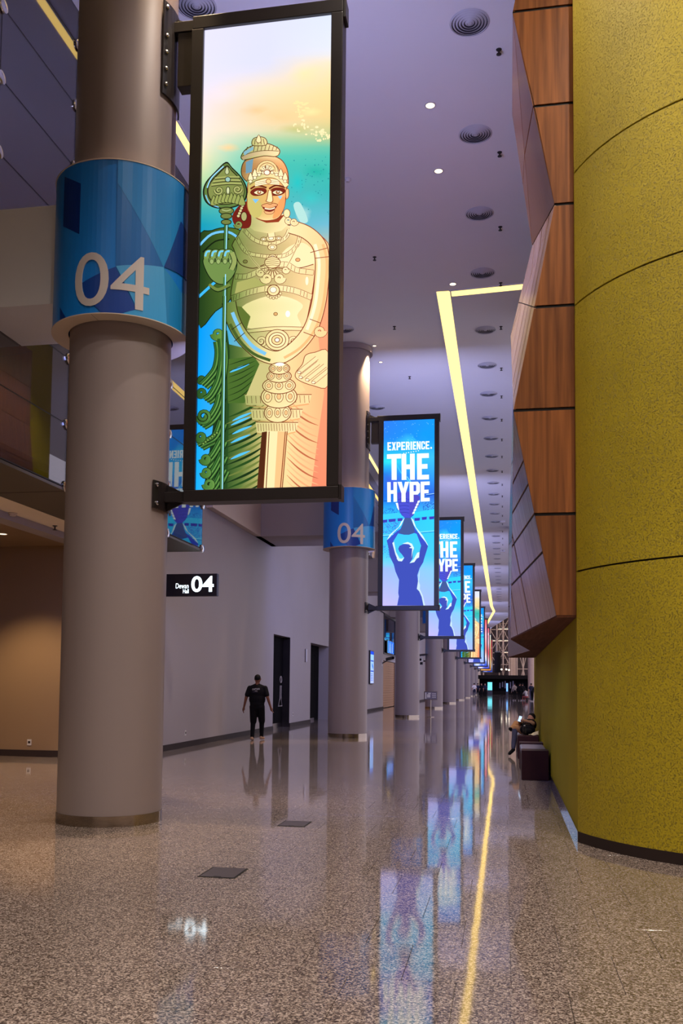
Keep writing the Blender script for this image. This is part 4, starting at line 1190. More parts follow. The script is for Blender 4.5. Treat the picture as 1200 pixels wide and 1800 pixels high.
def make_bands(stops, seed):
    a = Art(SW, SH_, lambda x, y: (x, y))
    f = lambda x, y: ramp(stops, y + 0.08 * math.sin(6 * x))
    a.grid([i / 6 for i in range(7)], [i / 30 for i in range(31)], f)
    rr = random.Random(seed)
    for i in range(10):
        x, y = rr.uniform(0.1, 0.9), rr.uniform(0.05, 0.9)
        a.blob([(x - .12, y), (x, y + .03), (x + .14, y + .01), (x + .05, y - .04)], mixc(f(x, y), (255, 255, 255), rr.uniform(0.2, 0.7)))
    return a.mesh('screen_picture')

pic_rear_fill = make_bands([(0, (142, 150, 236)), (.3, (126, 146, 244)), (.6, (162, 169, 246)), (1, (208, 204, 242))], 6)
pic_rear_fill.materials[0] = M['rear_fill']
pic_statue = make_statue()
pic_hype = make_hype()
pic_pink = make_bands([(0, (60, 90, 220)), (.12, (240, 250, 255)), (.3, (240, 120, 110)), (.6, (250, 190, 210)), (.85, (240, 120, 130)), (1, (220, 70, 70))], 1)
pic_rose = make_bands([(0, (80, 90, 210)), (.1, (245, 240, 250)), (.35, (235, 80, 90)), (.6, (250, 210, 225)), (1, (230, 90, 120))], 2)
pic_gold = make_bands([(0, (240, 150, 60)), (.2, (255, 220, 140)), (.5, (250, 180, 90)), (.8, (255, 240, 190)), (1, (245, 250, 255))], 3)
pic_red = make_bands([(0, (50, 70, 200)), (.15, (240, 240, 250)), (.4, (250, 140, 60)), (.7, (240, 70, 60)), (1, (220, 50, 60))], 4)

# ================================================================== banner displays hung on the columns
def banner(y, x0, x1, z0, z1, xc, pic, label, group):
    """outer frame from x0..x1, z0..z1; xc is the column face it is bolted to"""
    root = empty('banner_display', (x1 - 1.0, y, z0))
    ox, oz = root.location.x, root.location.z
    fw = 0.13
    h = z1 - z0
    L = lambda x: x - ox
    d = 0.11
    # frame: top bar and bottom bar run back to the column
    box('frame_bar', L(xc + 0.25), L(x1), -d, d, h - 0.15, h, M['black'], root, 0.008)
    box('frame_bar', L(xc + 0.25), L(x1), -d, d, 0, 0.13, M['black'], root, 0.008)
    box('frame_post', L(x1) - 0.13, L(x1), -d, d, 0.13, h - 0.15, M['black'], root, 0.008)
    box('frame_post', L(x0), L(x0) + 0.14, -d, d, 0.13, h - 0.15, M['black'], root, 0.008)
    box('end_cap', L(x1), L(x1) + 0.03, -d * 0.8, d * 0.8, h - 0.2, h + 0.01, M['black'], root, 0.004)
    box('end_cap', L(x1), L(x1) + 0.03, -d * 0.8, d * 0.8, -0.01, 0.15, M['black'], root, 0.004)
    # lit screens on a dark cabinet; the unseen rear one is added ceiling fill
    box('cabinet', L(x0) + 0.14, L(x1) - 0.13, -d + 0.045, d - 0.045, 0.13, h - 0.15, M['dark'], root)
    sx = (x1 - 0.13 - (x0 + 0.14)) / SW; sz = (h - 0.28) / SH_
    for face in (0, 1):
        s = mobj('screen', pic if face == 0 else pic_rear_fill, root)
        s.scale = (sx, 1, sz)
        if face == 0: s.location = (L(x0) + 0.14, -d + 0.04, 0.13)
        else:
            s.location = (L(x1) - 0.13, d - 0.04, 0.13); s.rotation_euler = (0, 0, PI)
    # upper mounting: closed box plate with a flanged wall plate
    box('mounting_box', L(xc + 0.07), L(x0), -d * 0.7, d * 0.7, h - 0.78, h - 0.15, M['blackbox'], root, 0.006)
    pl = MB()
    rr = CR + 0.012
    cx = xc - CR
    def saddle(za, zb):
        m = MB(); n = 8
        vs = []; fs = []
        for k in range(n + 1):
            w = math.radians(-26 + 52 * k / n)
            for r_, z in ((rr, za), (rr, zb), (rr + 0.02, zb), (rr + 0.02, za)):
                vs.append((L(cx + r_ * math.cos(w)), r_ * math.sin(w), z))
        for k in range(n):
            for j in range(4): fs.append((k * 4 + j, k * 4 + (j + 1) % 4, (k + 1) * 4 + (j + 1) % 4, (k + 1) * 4 + j))
        fs += [(0, 1, 2, 3), (n * 4 + 3, n * 4 + 2, n * 4 + 1, n * 4)]
        return m.add(vs, fs).build('wall_plate', M['black'], root)
    plates = (saddle(h - 0.95, h + 0.12), saddle(-0.08, 0.22))
    # gusset plates
    for z, sgn in ((h - 0.08, 1), (0.065, 1), (0.065, -1)):
        g = MB().prism([(L(xc + 0.02), -0.012, z), (L(xc + 0.34), -0.012, z), (L(xc + 0.02), -0.012, z + sgn * 0.15)], (0, 0.024, 0))
        g.build('gusset', M['black'], root)
    box('arm', L(xc + 0.015), L(xc + 0.26), -d * 0.75, d * 0.75, 0.01, 0.12, M['black'], root, 0.004)
    box('arm', L(xc + 0.015), L(xc + 0.26), -d * 0.75, d * 0.75, h - 0.14, h - 0.02, M['black'], root, 0.004)
    bolt = MB().lathe([(0.0, 0), (0.022, 0), (0.022, 0.02), (0.012, 0.03), (0, 0.03)], n=10).mesh('bolt', M['chrome'])
    for z in [h + 0.05, h - 0.28, h - 0.47, h - 0.66, h - 0.84, 0.17, -0.03]:
        w = math.radians(-22)
        mobj('bolt', bolt, plates[0 if z > 1 else 1], (L(cx + (rr + 0.02) * math.cos(w)), (rr + 0.02) * math.sin(w), z), (0, PI / 2, w))
    tag(root, label, 'display', group)
    return root
grp = 'tall lit banner displays along the column row'
zb0, zt0 = 3.45, 8.95
banner(9.42, -3.43, -1.71, zb0, zt0, col_pos[0][0] + CR, pic_statue, 'nearest tall lit banner display showing a golden crowned statue with spear', grp)
pics = [pic_hype, pic_hype, pic_hype, pic_statue, pic_hype, pic_pink, pic_rose, pic_gold, pic_red]
said = ['second banner display, blue poster reading EXPERIENCE THE HYPE with cup lifting figure', 'third banner display, blue cup poster half hidden by the second',
        'fourth banner display, blue poster mostly hidden behind the third', 'fifth banner display, orange and green statue edge behind four blue ones', 'sixth banner display, narrow blue sliver beyond the orange one',
        'seventh banner display, pink sliver beyond the last blue one', 'eighth banner display, rose sliver far down the row', 'ninth banner display, golden sliver far down the row', 'farthest banner display, red sliver at the end of the row']
for k in range(1, 10):
    x, y = col_pos[k]
    banner(y, -3.51, -1.79, 3.58, 9.17, x + CR, pics[k - 1], said[k - 1], grp)

# ================================================================== ceiling lights and fittings
def nth(n):
    a_ = ['', 'first', 'second', 'third', 'fourth', 'fifth', 'sixth', 'seventh', 'eighth', 'ninth', 'tenth', 'eleventh', 'twelfth', 'thirteenth', 'fourteenth', 'fifteenth', 'sixteenth', 'seventeenth', 'eighteenth', 'nineteenth']
    if n < 20: return a_[n]
    t = {2: 'twent', 3: 'thirt', 4: 'fort'}[n // 10]
    return t + 'ieth' if n % 10 == 0 else t + 'y-' + a_[n % 10]
WARM = (1.0, 0.87, 0.75)
# strip light let into the ceiling: short cross leg, long run, kink at the far end
st = empty('ceiling_strip_light', (-1.46, 22.4, CZ))
tag(st, 'long glowing yellow strip light running down the ceiling', 'strip light')
def strip_seg(p, q, w, parent, name='diffuser'):
    p, q = Vector(p), Vector(q)
    t = (q - p).normalized(); n = Vector((-t.y, t.x)) * (w / 2)
    o = parent.location
    vs = [(p + n), (q + n), (q - n), (p - n)]
    MB().prism([(v.x - o.x, v.y - o.y, CZ - 0.012 - o.z) for v in vs], (0, 0, 0.012)).build(name, M['strip'], parent)
    for s in (1, -1):
        e = n * s; e2 = n * s * (1 + 0.06 / w)
        MB().prism([((p + e).x - o.x, (p + e).y - o.y, CZ - 0.016 - o.z), ((q + e).x - o.x, (q + e).y - o.y, CZ - 0.016 - o.z), ((q + e2).x - o.x, (q + e2).y - o.y, CZ - 0.016 - o.z), ((p + e2).x - o.x, (p + e2).y - o.y, CZ - 0.016 - o.z)], (0, 0, 0.016)).build('edge_trim', M['ceiling'], parent)
strip_seg((-1.30, 22.18), (0.62, 22.02), 0.30, st)
ys = [22.03, 34, 46, 58, 70, 82, 94, 104, 113]
for k in range(len(ys) - 1):
    strip_seg((-1.46, ys[k]), (-1.46, ys[k + 1] - 0.01), 0.33, st)
strip_seg((-1.46, 113), (-1.25, 121), 0.33, st)
strip_seg((-1.25, 121), (-2.6, 146), 0.33, st)
st2 = empty('ceiling_strip_light', (-5.62, 0, CZ))
tag(st2, 'thin yellow strip light on the ceiling beside the glass facade', 'strip light')
for a_, b_ in ((-12, 2), (2, 16), (16, 30), (30, 44), (44, 58)):
    strip_seg((-5.62, a_), (-5.62, b_ - 0.01), 0.13, st2)

# round air diffusers
def make_diffuser():
    o = empty('air_diffuser', (0, 0, CZ))
    MB().lathe([(0.0, -0.004), (0.26, -0.004), (0.27, -0.001)], n=32).build('backing', M['grille_dark'], o)
    for i in range(6):
        r = 0.29 - i * 0.045
        MB().lathe([(r, -0.004), (r + 0.003, -0.006), (r - 0.022, -0.022), (r - 0.026, -0.020)], n=32, closed=True).build('ring', M['grille'], o, True)
    MB().lathe([(0.0, -0.024), (0.034, -0.022), (0.036, -0.016), (0.0, -0.01)], n=16).build('hub', M['grille'], o, True)
    return o
dif = make_diffuser()
right_y = [12.9, 15.65, 18.4, 21.15, 24.65, 27.45, 30.2, 33.0, 35.75, 38.6, 41.2, 43.8, 46.4, 49.0, 51.7, 54.4, 59.6, 62.4, 65.1, 67.9, 70.5, 73.4, 76.2, 79.0, 81.9, 84.6, 87.4, 92.7, 95.5, 98.3, 101.0, 103.8, 106.6]
spots_d = [(-0.48, y, 'right') for y in right_y] + [(-4.33, 11.93, 'left'), (-4.3, 24.0, 'left'), (-4.37, 31.15, 'left')]
for i, (x, y, side) in enumerate(spots_d):
    o = dif if i == 0 else copytree(dif)
    o.location = (x, y, CZ)
    if side == 'right':
        lab = ['largest round air diffuser, topmost of the ceiling row near the timber cladding', 'second round air diffuser of the row by the timber cladding', 'third round air diffuser of the row, above the strip light corner', 'fourth round air diffuser, just above the strip light cross leg', 'fifth round air diffuser, just below the strip light cross leg'][i] if i < 5 else nth(i + 1) + ' round air diffuser down the ceiling row beside the strip light'
    else:
        lab = ['round air diffuser above the nearest banner display beside the column', 'half hidden round air diffuser above the second column', 'round air diffuser just above the second banner display bracket'][i - len(right_y)]
    tag(o, lab, 'air diffuser', 'ceiling diffuser row' if side == 'right' else 'diffusers by the columns')

# sprinkler heads
sp = empty('sprinkler_head', (0, 0, CZ))
MB().lathe([(0.0, -0.012), (0.035, -0.012), (0.045, -0.001), (0.0, 0)], n=14).build('escutcheon', M['black'], sp, True)
MB().tube([(0, 0, -0.005), (0, 0, -0.07)], 0.014, 8).build('stem', M['black'], sp)
MB().lathe([(0.0, -0.085), (0.04, -0.078), (0.038, -0.07), (0.0, -0.066)], n=12).build('deflector', M['black'], sp, True)
sy = [13.55, 16.28, 19.03, 21.76, 24.49, 27.77] + [30.5 + 2.73 * k for k in range(14)]
ps = [(-0.06, y, 0) for y in sy] + [(-2.88, 19.97, 1), (-2.91, 24.05, 1), (-2.91, 28.13, 1)]
for i, (x, y, g) in enumerate(ps):
    o = sp if i == 0 else copytree(sp)
    o.location = (x, y, CZ)
    if g: lab = ['small black sprinkler head alone on the ceiling, nearest of three by the banner', 'small black sprinkler head alone on the ceiling, middle of three by the banner', 'small black sprinkler head on the ceiling above the second banner'][i - len(sy)]
    else: lab = ['black sprinkler head beside the largest air diffuser', 'black sprinkler head beside the second air diffuser', 'black sprinkler head beside the third air diffuser', 'black sprinkler head above the strip light cross leg'][i] if i < 4 else nth(i + 1) + ' tiny black sprinkler head down the row beside the air diffusers'
    tag(o, lab, 'sprinkler', 'sprinkler heads by the cladding' if not g else 'sprinkler heads by the banners')
det = MB().lathe([(0.0, -0.06), (0.035, -0.055), (0.05, -0.03), (0.065, -0.02), (0.065, -0.001), (0, 0)], n=18).build('smoke_detector', M['white_metal'], None, True, loc=(-2.94, 16.71, CZ))
tag(det, 'small pale smoke detector on the ceiling right of the nearest banner', 'smoke detector')
for i, (y, lab) in enumerate(((54.2, 'nearer'), (66.3, 'farther'))):
    e = empty('emergency_light', (-0.05, y, CZ))
    box('housing', -0.16, 0.16, -0.1, 0.1, -0.1, 0, M['white_metal'], e, 0.01)
    box('lens', -0.12, 0.12, -0.07, 0.07, -0.108, -0.1, M['plastic_white'], e)
    tag(e, lab + ' small white emergency light at the edge of the diffuser row', 'emergency light')

# downlights
def downlight(x, y, z, label, energy, cone, lit=True, r=0.075, color=WARM, group=None, aim=(0, 0, -1)):
    o = empty('downlight', (x, y, z))
    MB().lathe([(r + 0.025, 0.0), (r + 0.025, -0.008), (r, -0.012), (r, 0.0)], n=24, closed=True).build('trim_ring', M['white_metal'], o, True)
    MB().lathe([(0, -0.004), (r, -0.004), (r, -0.002), (0, -0.002)], n=20).build('lamp_disc', M['lamp_warm'] if lit else M['white_metal'], o)
    if energy: spot(o, (0, 0, -0.03), energy, cone, color, 0.6, 0.07, aim)
    return tag(o, label, 'downlight', group)
downlight(-1.2, 14.72, CZ, 'lit ceiling downlight, topmost of three left of the air diffusers', 900, 110)
downlight(-1.2, 16.7, CZ, 'lit ceiling downlight, middle of three left of the air diffusers', 900, 110)
downlight(-1.2, 21.64, CZ, 'lit ceiling downlight just above the strip light corner', 900, 110)
for k, (x, y) in enumerate(((-1.2, 8.6), (-1.2, 3.6), (-1.2, -1.4), (-1.2, -6.4), (2.6, 3.0), (3.0, -3.0), (-5.0, 1.0), (-5.0, -5.0), (2.2, 6.2))):  # lamps out of view, added to light the near hall and drum
    downlight(x, y, CZ, '%s unseen added downlight over the near end of the hall' % nth(k + 1), 1500 if k == 8 else 740, 120, group='added downlights over the near hall')
for k, (cx, cy) in enumerate(col_pos[:7]):
    for j, dy in enumerate((-0.2, 1.15)):
        downlight(cx + 0.72, cy + dy, CZ, 'small downlight grazing the %s column, %s of its pair' % (ordinal[k], ('nearer', 'farther')[j]), 1900 if j == 0 else 700, 46, lit=True, r=0.05, color=(1.0, 0.72, 0.42), group='column downlights', aim=(-0.2, 0.03, -1))
# recess under the glass box
downlight(-9.08, 15.28, 4.2, 'lit downlight in the tan ceiling of the recess', 480, 100, color=(1.0, 0.70, 0.38))
downlight(-9.6, 11.5, 4.2, 'second recess downlight, beyond the left edge', 480, 120, color=(1.0, 0.70, 0.38), group='recess downlights out of view')
downlight(-9.6, 8.0, 4.2, 'third recess downlight, beyond the left edge', 480, 120, color=(1.0, 0.70, 0.38), group='recess downlights out of view')
s1 = copytree(sp); s1.location = (-7.69, 14.6, 4.2); tag(s1, 'dark sprinkler head on the cream band of the recess ceiling', 'sprinkler')
d2 = MB().lathe([(0.0, -0.05), (0.05, -0.045), (0.05, -0.025), (0.075, -0.02), (0.075, -0.001), (0, 0)], n=18).build('smoke_detector', M['cream'], None, True, loc=(-7.8, 13.4, 4.2))
tag(d2, 'cream smoke detector on the cream band of the recess ceiling', 'smoke detector')

# ================================================================== hall sign, wall fittings
sg = empty('hall_sign', (-6.56, 18.2, 3.30))
lbx = box('light_box', -0.67, 0.68, -0.06, 0.06, 0, 0.47, M['black'], sg, 0.006)
for txt, x, z, h, w in (('04', 0.12, 0.085, 0.335, 0.49), ('Dewan', -0.22, 0.165, 0.105, 0.28), ('Hall', -0.06, 0.06, 0.09, 0.125)):
    tm = text_mesh('lit_letters', txt, 1.0, M['sign_white'], bold=0.02 if txt == '04' else 0.0)
    xs = [v.co.x for v in tm.vertices]; zs_ = [v.co.y for v in tm.vertices]
    for v in tm.vertices:
        v.co = ((v.co.x - min(xs)) / (max(xs) - min(xs)) * w + x, -0.0625, (v.co.y - min(zs_)) / (max(zs_) - min(zs_)) * h + z)
    o = mobj('lit_letters', tm, lbx); o['label'] = 'glowing white lettering ' + txt
box('wall_bracket', -0.69, -0.67, -0.05, 0.05, 0.05, 0.42, M['black'], sg)
tag(sg, 'black light box sign reading Dewan Hall 04 jutting from the grey wall', 'sign')

def outlet(x, y, z, rot, label):
    o = empty('wall_socket', (x, y, z), rot)
    box('plate', -0.045, 0.045, -0.012, 0, -0.06, 0.06, M['plastic_white'], o, 0.004)
    box('socket_face', -0.025, 0.025, -0.016, -0.012, -0.02, 0.025, M['base_dark'], o)
    tag(o, label, 'wall socket')
outlet(-9.26, 16.8, 0.28, 0, 'white wall socket low on the tan recess wall')
outlet(WX, 20.2, 0.33, PI / 2, 'white wall socket low on the grey wall near the corner')
outlet(WX, 31.1, 0.42, PI / 2, 'white wall socket beside the first dark doorway')

# floor hatches
for x, y, lab in ((-2.18, 7.02, 'grey square floor hatch nearer the viewpoint'), (-2.2, 9.6, 'grey square floor hatch farther away beside the nearest column')):
    o = empty('floor_hatch', (x, y, 0))
    box('rim', -0.15, 0.15, -0.19, 0.19, 0.0005, 0.003, M['seam'], o)
    lid = box('lid', -0.135, 0.135, -0.175, 0.175, 0.003, 0.005, M['floor_box'], o)
    box('finger_slot', -0.03, 0.03, -0.165, -0.150, 0.005, 0.0055, M['seam'], lid)
    tag(o, lab, 'floor hatch')

# ---- doors in the left wall
d = empty('door_1', (WX, D1[0], 0)); tag(d, 'dark double door with a pictogram in the grey wall', kind='structure')
W1 = D1[1] - D1[0]
box('door_leaf', -0.30, -0.25, 0.02, W1 / 2 - 0.004, 0.16, D1[2] - 0.01, M['dark'], d, 0.004)
box('door_leaf', -0.30, -0.25, W1 / 2 + 0.004, W1 - 0.02, 0.16, D1[2] - 0.01, M['dark'], d, 0.004)
box('kick_plate', -0.30, -0.24, 0.02, W1 - 0.02, 0.0, 0.16, M['steel'], d)
box('jamb', -0.30, 0.0, W1 - 0.012, W1, 0, D1[2], M['blackbox'], d)
box('jamb', -0.30, 0.0, 0, 0.012, 0, D1[2], M['blackbox'], d)
ring = [(0.105 * math.cos(2 * PI * k / 16), 0.105 * math.sin(2 * PI * k / 16)) for k in range(17)]
pk = MB()
pg = mobj('pictogram', MB().tube([(-0.245, W1 - 0.30 + a_, 1.62 + b_) for a_, b_ in ring[:-1]] + [(-0.245, W1 - 0.30 + ring[0][0], 1.62)], 0.022, 6).mesh('pictogram', M['beamgrey']), d)
mobj('pictogram', MB().tube([(-0.245, W1 - 0.38, 1.42), (-0.245, W1 - 0.40, 0.98), (-0.245, W1 - 0.60, 0.72), (-0.245, W1 - 0.10, 0.72), (-0.245, W1 - 0.22, 0.98), (-0.245, W1 - 0.22, 1.42)], 0.02, 6).mesh('pictogram', M['beamgrey']), d)
d = empty('door_2', (WX, D2[0], 0)); tag(d, 'second dark doorway beside the second column with steel pull bar', kind='structure')
W2 = D2[1] - D2[0]
box('door_leaf', -0.46, -0.42, 0.9, W2 - 0.9, 0.10, D2[2] - 0.4, M['dark'], d, 0.004)
box('side_panel', -0.46, -0.42, 0.0, 0.88, 0.0, D2[2], M['dark'], d)
box('side_panel', -0.46, -0.42, W2 - 0.88, W2, 0.0, D2[2], M['dark'], d)
box('header', -0.46, -0.41, 0.88, W2 - 0.88, D2[2] - 0.39, D2[2], M['dark'], d)
box('kick_plate', -0.46, -0.41, 0.9, W2 - 0.9, 0.0, 0.10, M['steel'], d)
mobj('pull_bar', MB().tube([(-0.36, 1.55, 0.12), (-0.36, 1.55, 1.28)], 0.03, 10).mesh('pull_bar', M['steel'], True), d)
box('rail', -0.44, -0.38, 0.2, 1.0, 0.86, 0.9, M['steel'], d)
box('notice', -0.42, -0.412, 0.35, 0.62, 1.35, 1.9, M['beamgrey'], d)
s = empty('wall_light', (WX, 33.0, 2.28))
box('back_plate', 0, 0.02, -0.04, 0.04, 0, 0.5, M['steel'], s)
MB().tube([(0.05, 0, 0.02), (0.05, 0, 0.48)], 0.032, 10).build('tube', M['plastic_white'], s, True)
tag(s, 'slim white vertical wall light between the two dark doorways', 'wall light')

# directory screen, glazed opening with a monitor, timber shutter, cameras
s = empty('directory_screen', (WX + 0.002, 49.2, 1.5))
box('case', 0, 0.09, 0, 1.35, 0, 1.84, M['black'], s, 0.01)
a = Art(1.27, 1.76, lambda x, y: (x, y))
a.grid([0, .5, 1], [0, .3, .6, .88, 1], lambda x, y: mixc((176, 190, 255), (150, 205, 255), y))
a.poly([(0, .9), (1, .9), (1, 1), (0, 1)], (40, 80, 230)); a.poly([(.05, .68), (.95, .68), (.95, .72), (.05, .72)], (60, 90, 200)); a.poly([(.05, .36), (.95, .36), (.95, .40), (.05, .40)], (60, 90, 200))
for i in range(5):
    a.poly([(.12, .08 + i * .05), (.7, .08 + i * .05), (.7, .10 + i * .05), (.12, .10 + i * .05)], (90, 110, 210))
    a.oval(.75 - .06 * i, .5 + .02 * i, .08, .06, (60, 120, 230), n=8)
o = mobj('screen', a.mesh('screen_picture'), s, (0.0905, 0.04, 0.04), (0, 0, PI / 2))
tag(s, 'tall bluish directory screen on the grey wall right of the second column', 'screen')

w3 = empty('window_3', (WX, SH[0], 3.34)); tag(w3, 'black framed glazed opening above the timber shutter', kind='structure')
LW = SH[1] - SH[0]
box('window_frame', -0.1, 0.05, 0, 0.12, 0, 2.52, M['black'], w3)
box('window_frame', -0.1, 0.05, LW - 0.12, LW, 0, 2.52, M['black'], w3)
box('window_frame', -0.1, 0.05, 0.12, LW - 0.12, 2.40, 2.52, M['black'], w3)
box('window_frame', -0.1, 0.05, 0.12, LW - 0.12, 0, 0.1, M['black'], w3)
box('glass_pane', -0.03, -0.02, 0.12, LW - 0.12, 0.1, 2.40, M['glass'], w3)
tag(box('wall_shop_back', WX - 1.6, WX - 1.5, SH[0] - 0.5, SH[1] + 0.5, 0, 5.9, M['backwall']), 'shop interior wall behind the glazed opening', kind='structure')
s = empty('monitor', (WX + 0.09, SH[0] + 1.0, 3.42))
box('case', -0.03, 0.04, 0, 3.4, 0, 0.85, M['black'], s, 0.01)
a = Art(3.3, 0.77, lambda x, y: (x, y))
a.grid([0, .2, .4, .6, .8, 1], [0, .5, 1], lambda x, y: mixc((90, 190, 255), (40, 90, 230), abs(math.sin(7 * x))))
for i in range(7): a.poly([(.1 + .12 * i, .1), (.16 + .12 * i, .05), (.15 + .12 * i, .9), (.12 + .12 * i, .8)], (210, 240, 255) if i % 2 else (20, 50, 150))
mobj('screen', a.mesh('screen_picture'), s, (0.0405, 0.05, 0.04), (0, 0, PI / 2))
tag(s, 'small blue monitor in front of the glazed opening', 'screen')
s = empty('roller_shutter', (WX - 0.12, SH[0], 0))
box('side_rail', -0.04, 0.1, 0, 0.1, 0, 2.95, M['steel'], s); box('side_rail', -0.04, 0.1, LW - 0.1, LW, 0, 2.95, M['steel'], s)
slat = MB().box(-0.02, 0.02, 0.1, LW - 0.1, 0.006, 0.150).mesh('slat', M['shutter'])
for k in range(19):
    o = mobj('slat', slat, s, (0, 0, 0.03 + k * 0.153)); o.rotation_euler = (0, 0.16, 0)
tag(s, 'closed timber slat roller shutter in the grey wall left of the third column', 'shutter')
def cctv(x, y, z, rz, label, pole=None):
    o = empty('security_camera', (x, y, z), rz)
    if pole:
        box('mount_plate', -0.09, 0.09, 0.0, 0.03, -0.35, 0.1, M['black'], o)
        MB().tube([(0, 0.02, -0.05), (0, -0.3, -0.05)], 0.05, 8).build('arm', M['black'], o, True)
        MB().tube([(0.05, 0.015, -0.12), (0.25, -0.05, -0.12)], 0.04, 8).build('arm', M['black'], o, True)
        box('body', -0.16, 0.16, -0.75, -0.25, -0.2, 0.1, M['plastic_white'], o, 0.02)
        MB().tube([(0.0, -0.75, -0.05), (0.0, -0.80, -0.05)], 0.08, 12).build('lens', M['dark'], o)
        MB().prism([(-0.28, -0.95, 0.12), (0.42, -0.95, 0.20), (0.42, -0.1, 0.32), (-0.28, -0.1, 0.24)], (0, 0, 0.05)).build('sun_shield', M['black'], o)
    else:
        box('mount_plate', 0.0, 0.03, -0.08, 0.08, -0.35, 0.0, M['plastic_white'], o)
        MB().tube([(0.02, 0, -0.2), (0.3, 0, -0.05), (0.38, 0, 0.05)], 0.035, 8).build('arm', M['black'], o, True)
        MB().tube([(0.3, 0.1, 0.05), (0.72, -0.35, 0.12)], 0.10, 10).build('body', M['black'], o, True)
        MB().tube([(0.72, -0.35, 0.12), (0.76, -0.40, 0.125)], 0.075, 10).build('lens', M['dark'], o)
    tag(o, label, 'camera')
cctv(WX, 54.6, 2.95, 0, 'black security camera on the grey wall beside the shutter')
cctv(-5.14, 57.75, 3.1, 0, 'white boxed security camera with black hood on the fourth column', pole=True)

# floor standing notice
s = empty('notice_stand', (-3.32, 42.27, 0))
MB().lathe([(0.17, 0.0), (0.17, 0.015), (0.03, 0.03)], n=24).build('base', M['steel'], s, True)
MB().tube([(0, 0, 0.02), (0, 0, 0.80)], 0.018, 8).build('pole', M['steel'], s, True)
box('board', -0.31, 0.31, -0.015, 0.015, 0.79, 1.18, M['steel'], s, 0.004)
box('notice_sheet', -0.28, 0.28, -0.018, -0.015, 0.82, 1.15, M['seat_grey'], s)
for k, (x0, x1, z0, z1) in enumerate(((-.26, -.2, .84, 1.13), (-.17, -.02, .90, 1.05), (-.12, .0, 1.06, 1.12), (.06, .24, 1.06, 1.09), (.06, .24, .98, 1.01), (.06, .24, .9, .93))):
    box('print_mark', x0, x1, -0.0195, -0.018, z0, z1, M['plastic_white'], s)
tag(s, 'small grey notice board on a thin pole standing near the third column', 'sign stand')

# ================================================================== bench seats by the olive wall
def bench(y0, y1, label):
    s = empty('bench', (0.5, y0, 0))
    n = y1 - y0
    box('end_block', -0.22, 0.20, 0, 0.42, 0, 0.47, M['maroon'], s, 0.008)
    box('end_block', -0.22, 0.20, n - 0.42, n, 0, 0.47, M['maroon'], s, 0.008)
    box('seat_base', -0.21, 0.20, 0.42, n - 0.42, 0.0, 0.36, M['maroon'], s, 0.006)
    box('seat_pad', -0.22, 0.20, 0.43, n - 0.43, 0.36, 0.445, M['seat_grey'], s, 0.03)
    tag(s, label, 'bench', 'maroon benches along the olive wall')
bench(14.85, 17.25, 'nearest maroon block bench with a grey pad by the olive wall')
bench(19.05, 21.45, 'farther maroon block bench where the person lounges')
b = empty('water_bottle', (0.42, 19.22, 0.47))
MB().lathe([(0.0, 0), (0.034, 0.0), (0.036, 0.02), (0.034, 0.09), (0.036, 0.12), (0.032, 0.15), (0.014, 0.18), (0.013, 0.195), (0.0, 0.195)], n=18).build('bottle_body', M['glass_clear'], b, True)
MB().lathe([(0.0, 0.195), (0.016, 0.195), (0.016, 0.215), (0.0, 0.216)], n=14).build('cap', M['plastic_white'], b, True)
tag(b, 'clear plastic water bottle on the farther bench beside the lounging person', 'bottle')

# ================================================================== people
SK = {}
def cloth(name, rgb, rough=0.8):
    if name not in SK: SK[name] = plain(name, rgb, rough, spec=0.15, vary=0.08, scale=18)
    return SK[name]
SKIN = cloth('brown_skin', (120, 78, 60), 0.55)
SKIN2 = cloth('light_skin', (180, 130, 105), 0.55)
HAIR = cloth('black_hair', (20, 16, 16), 0.6)

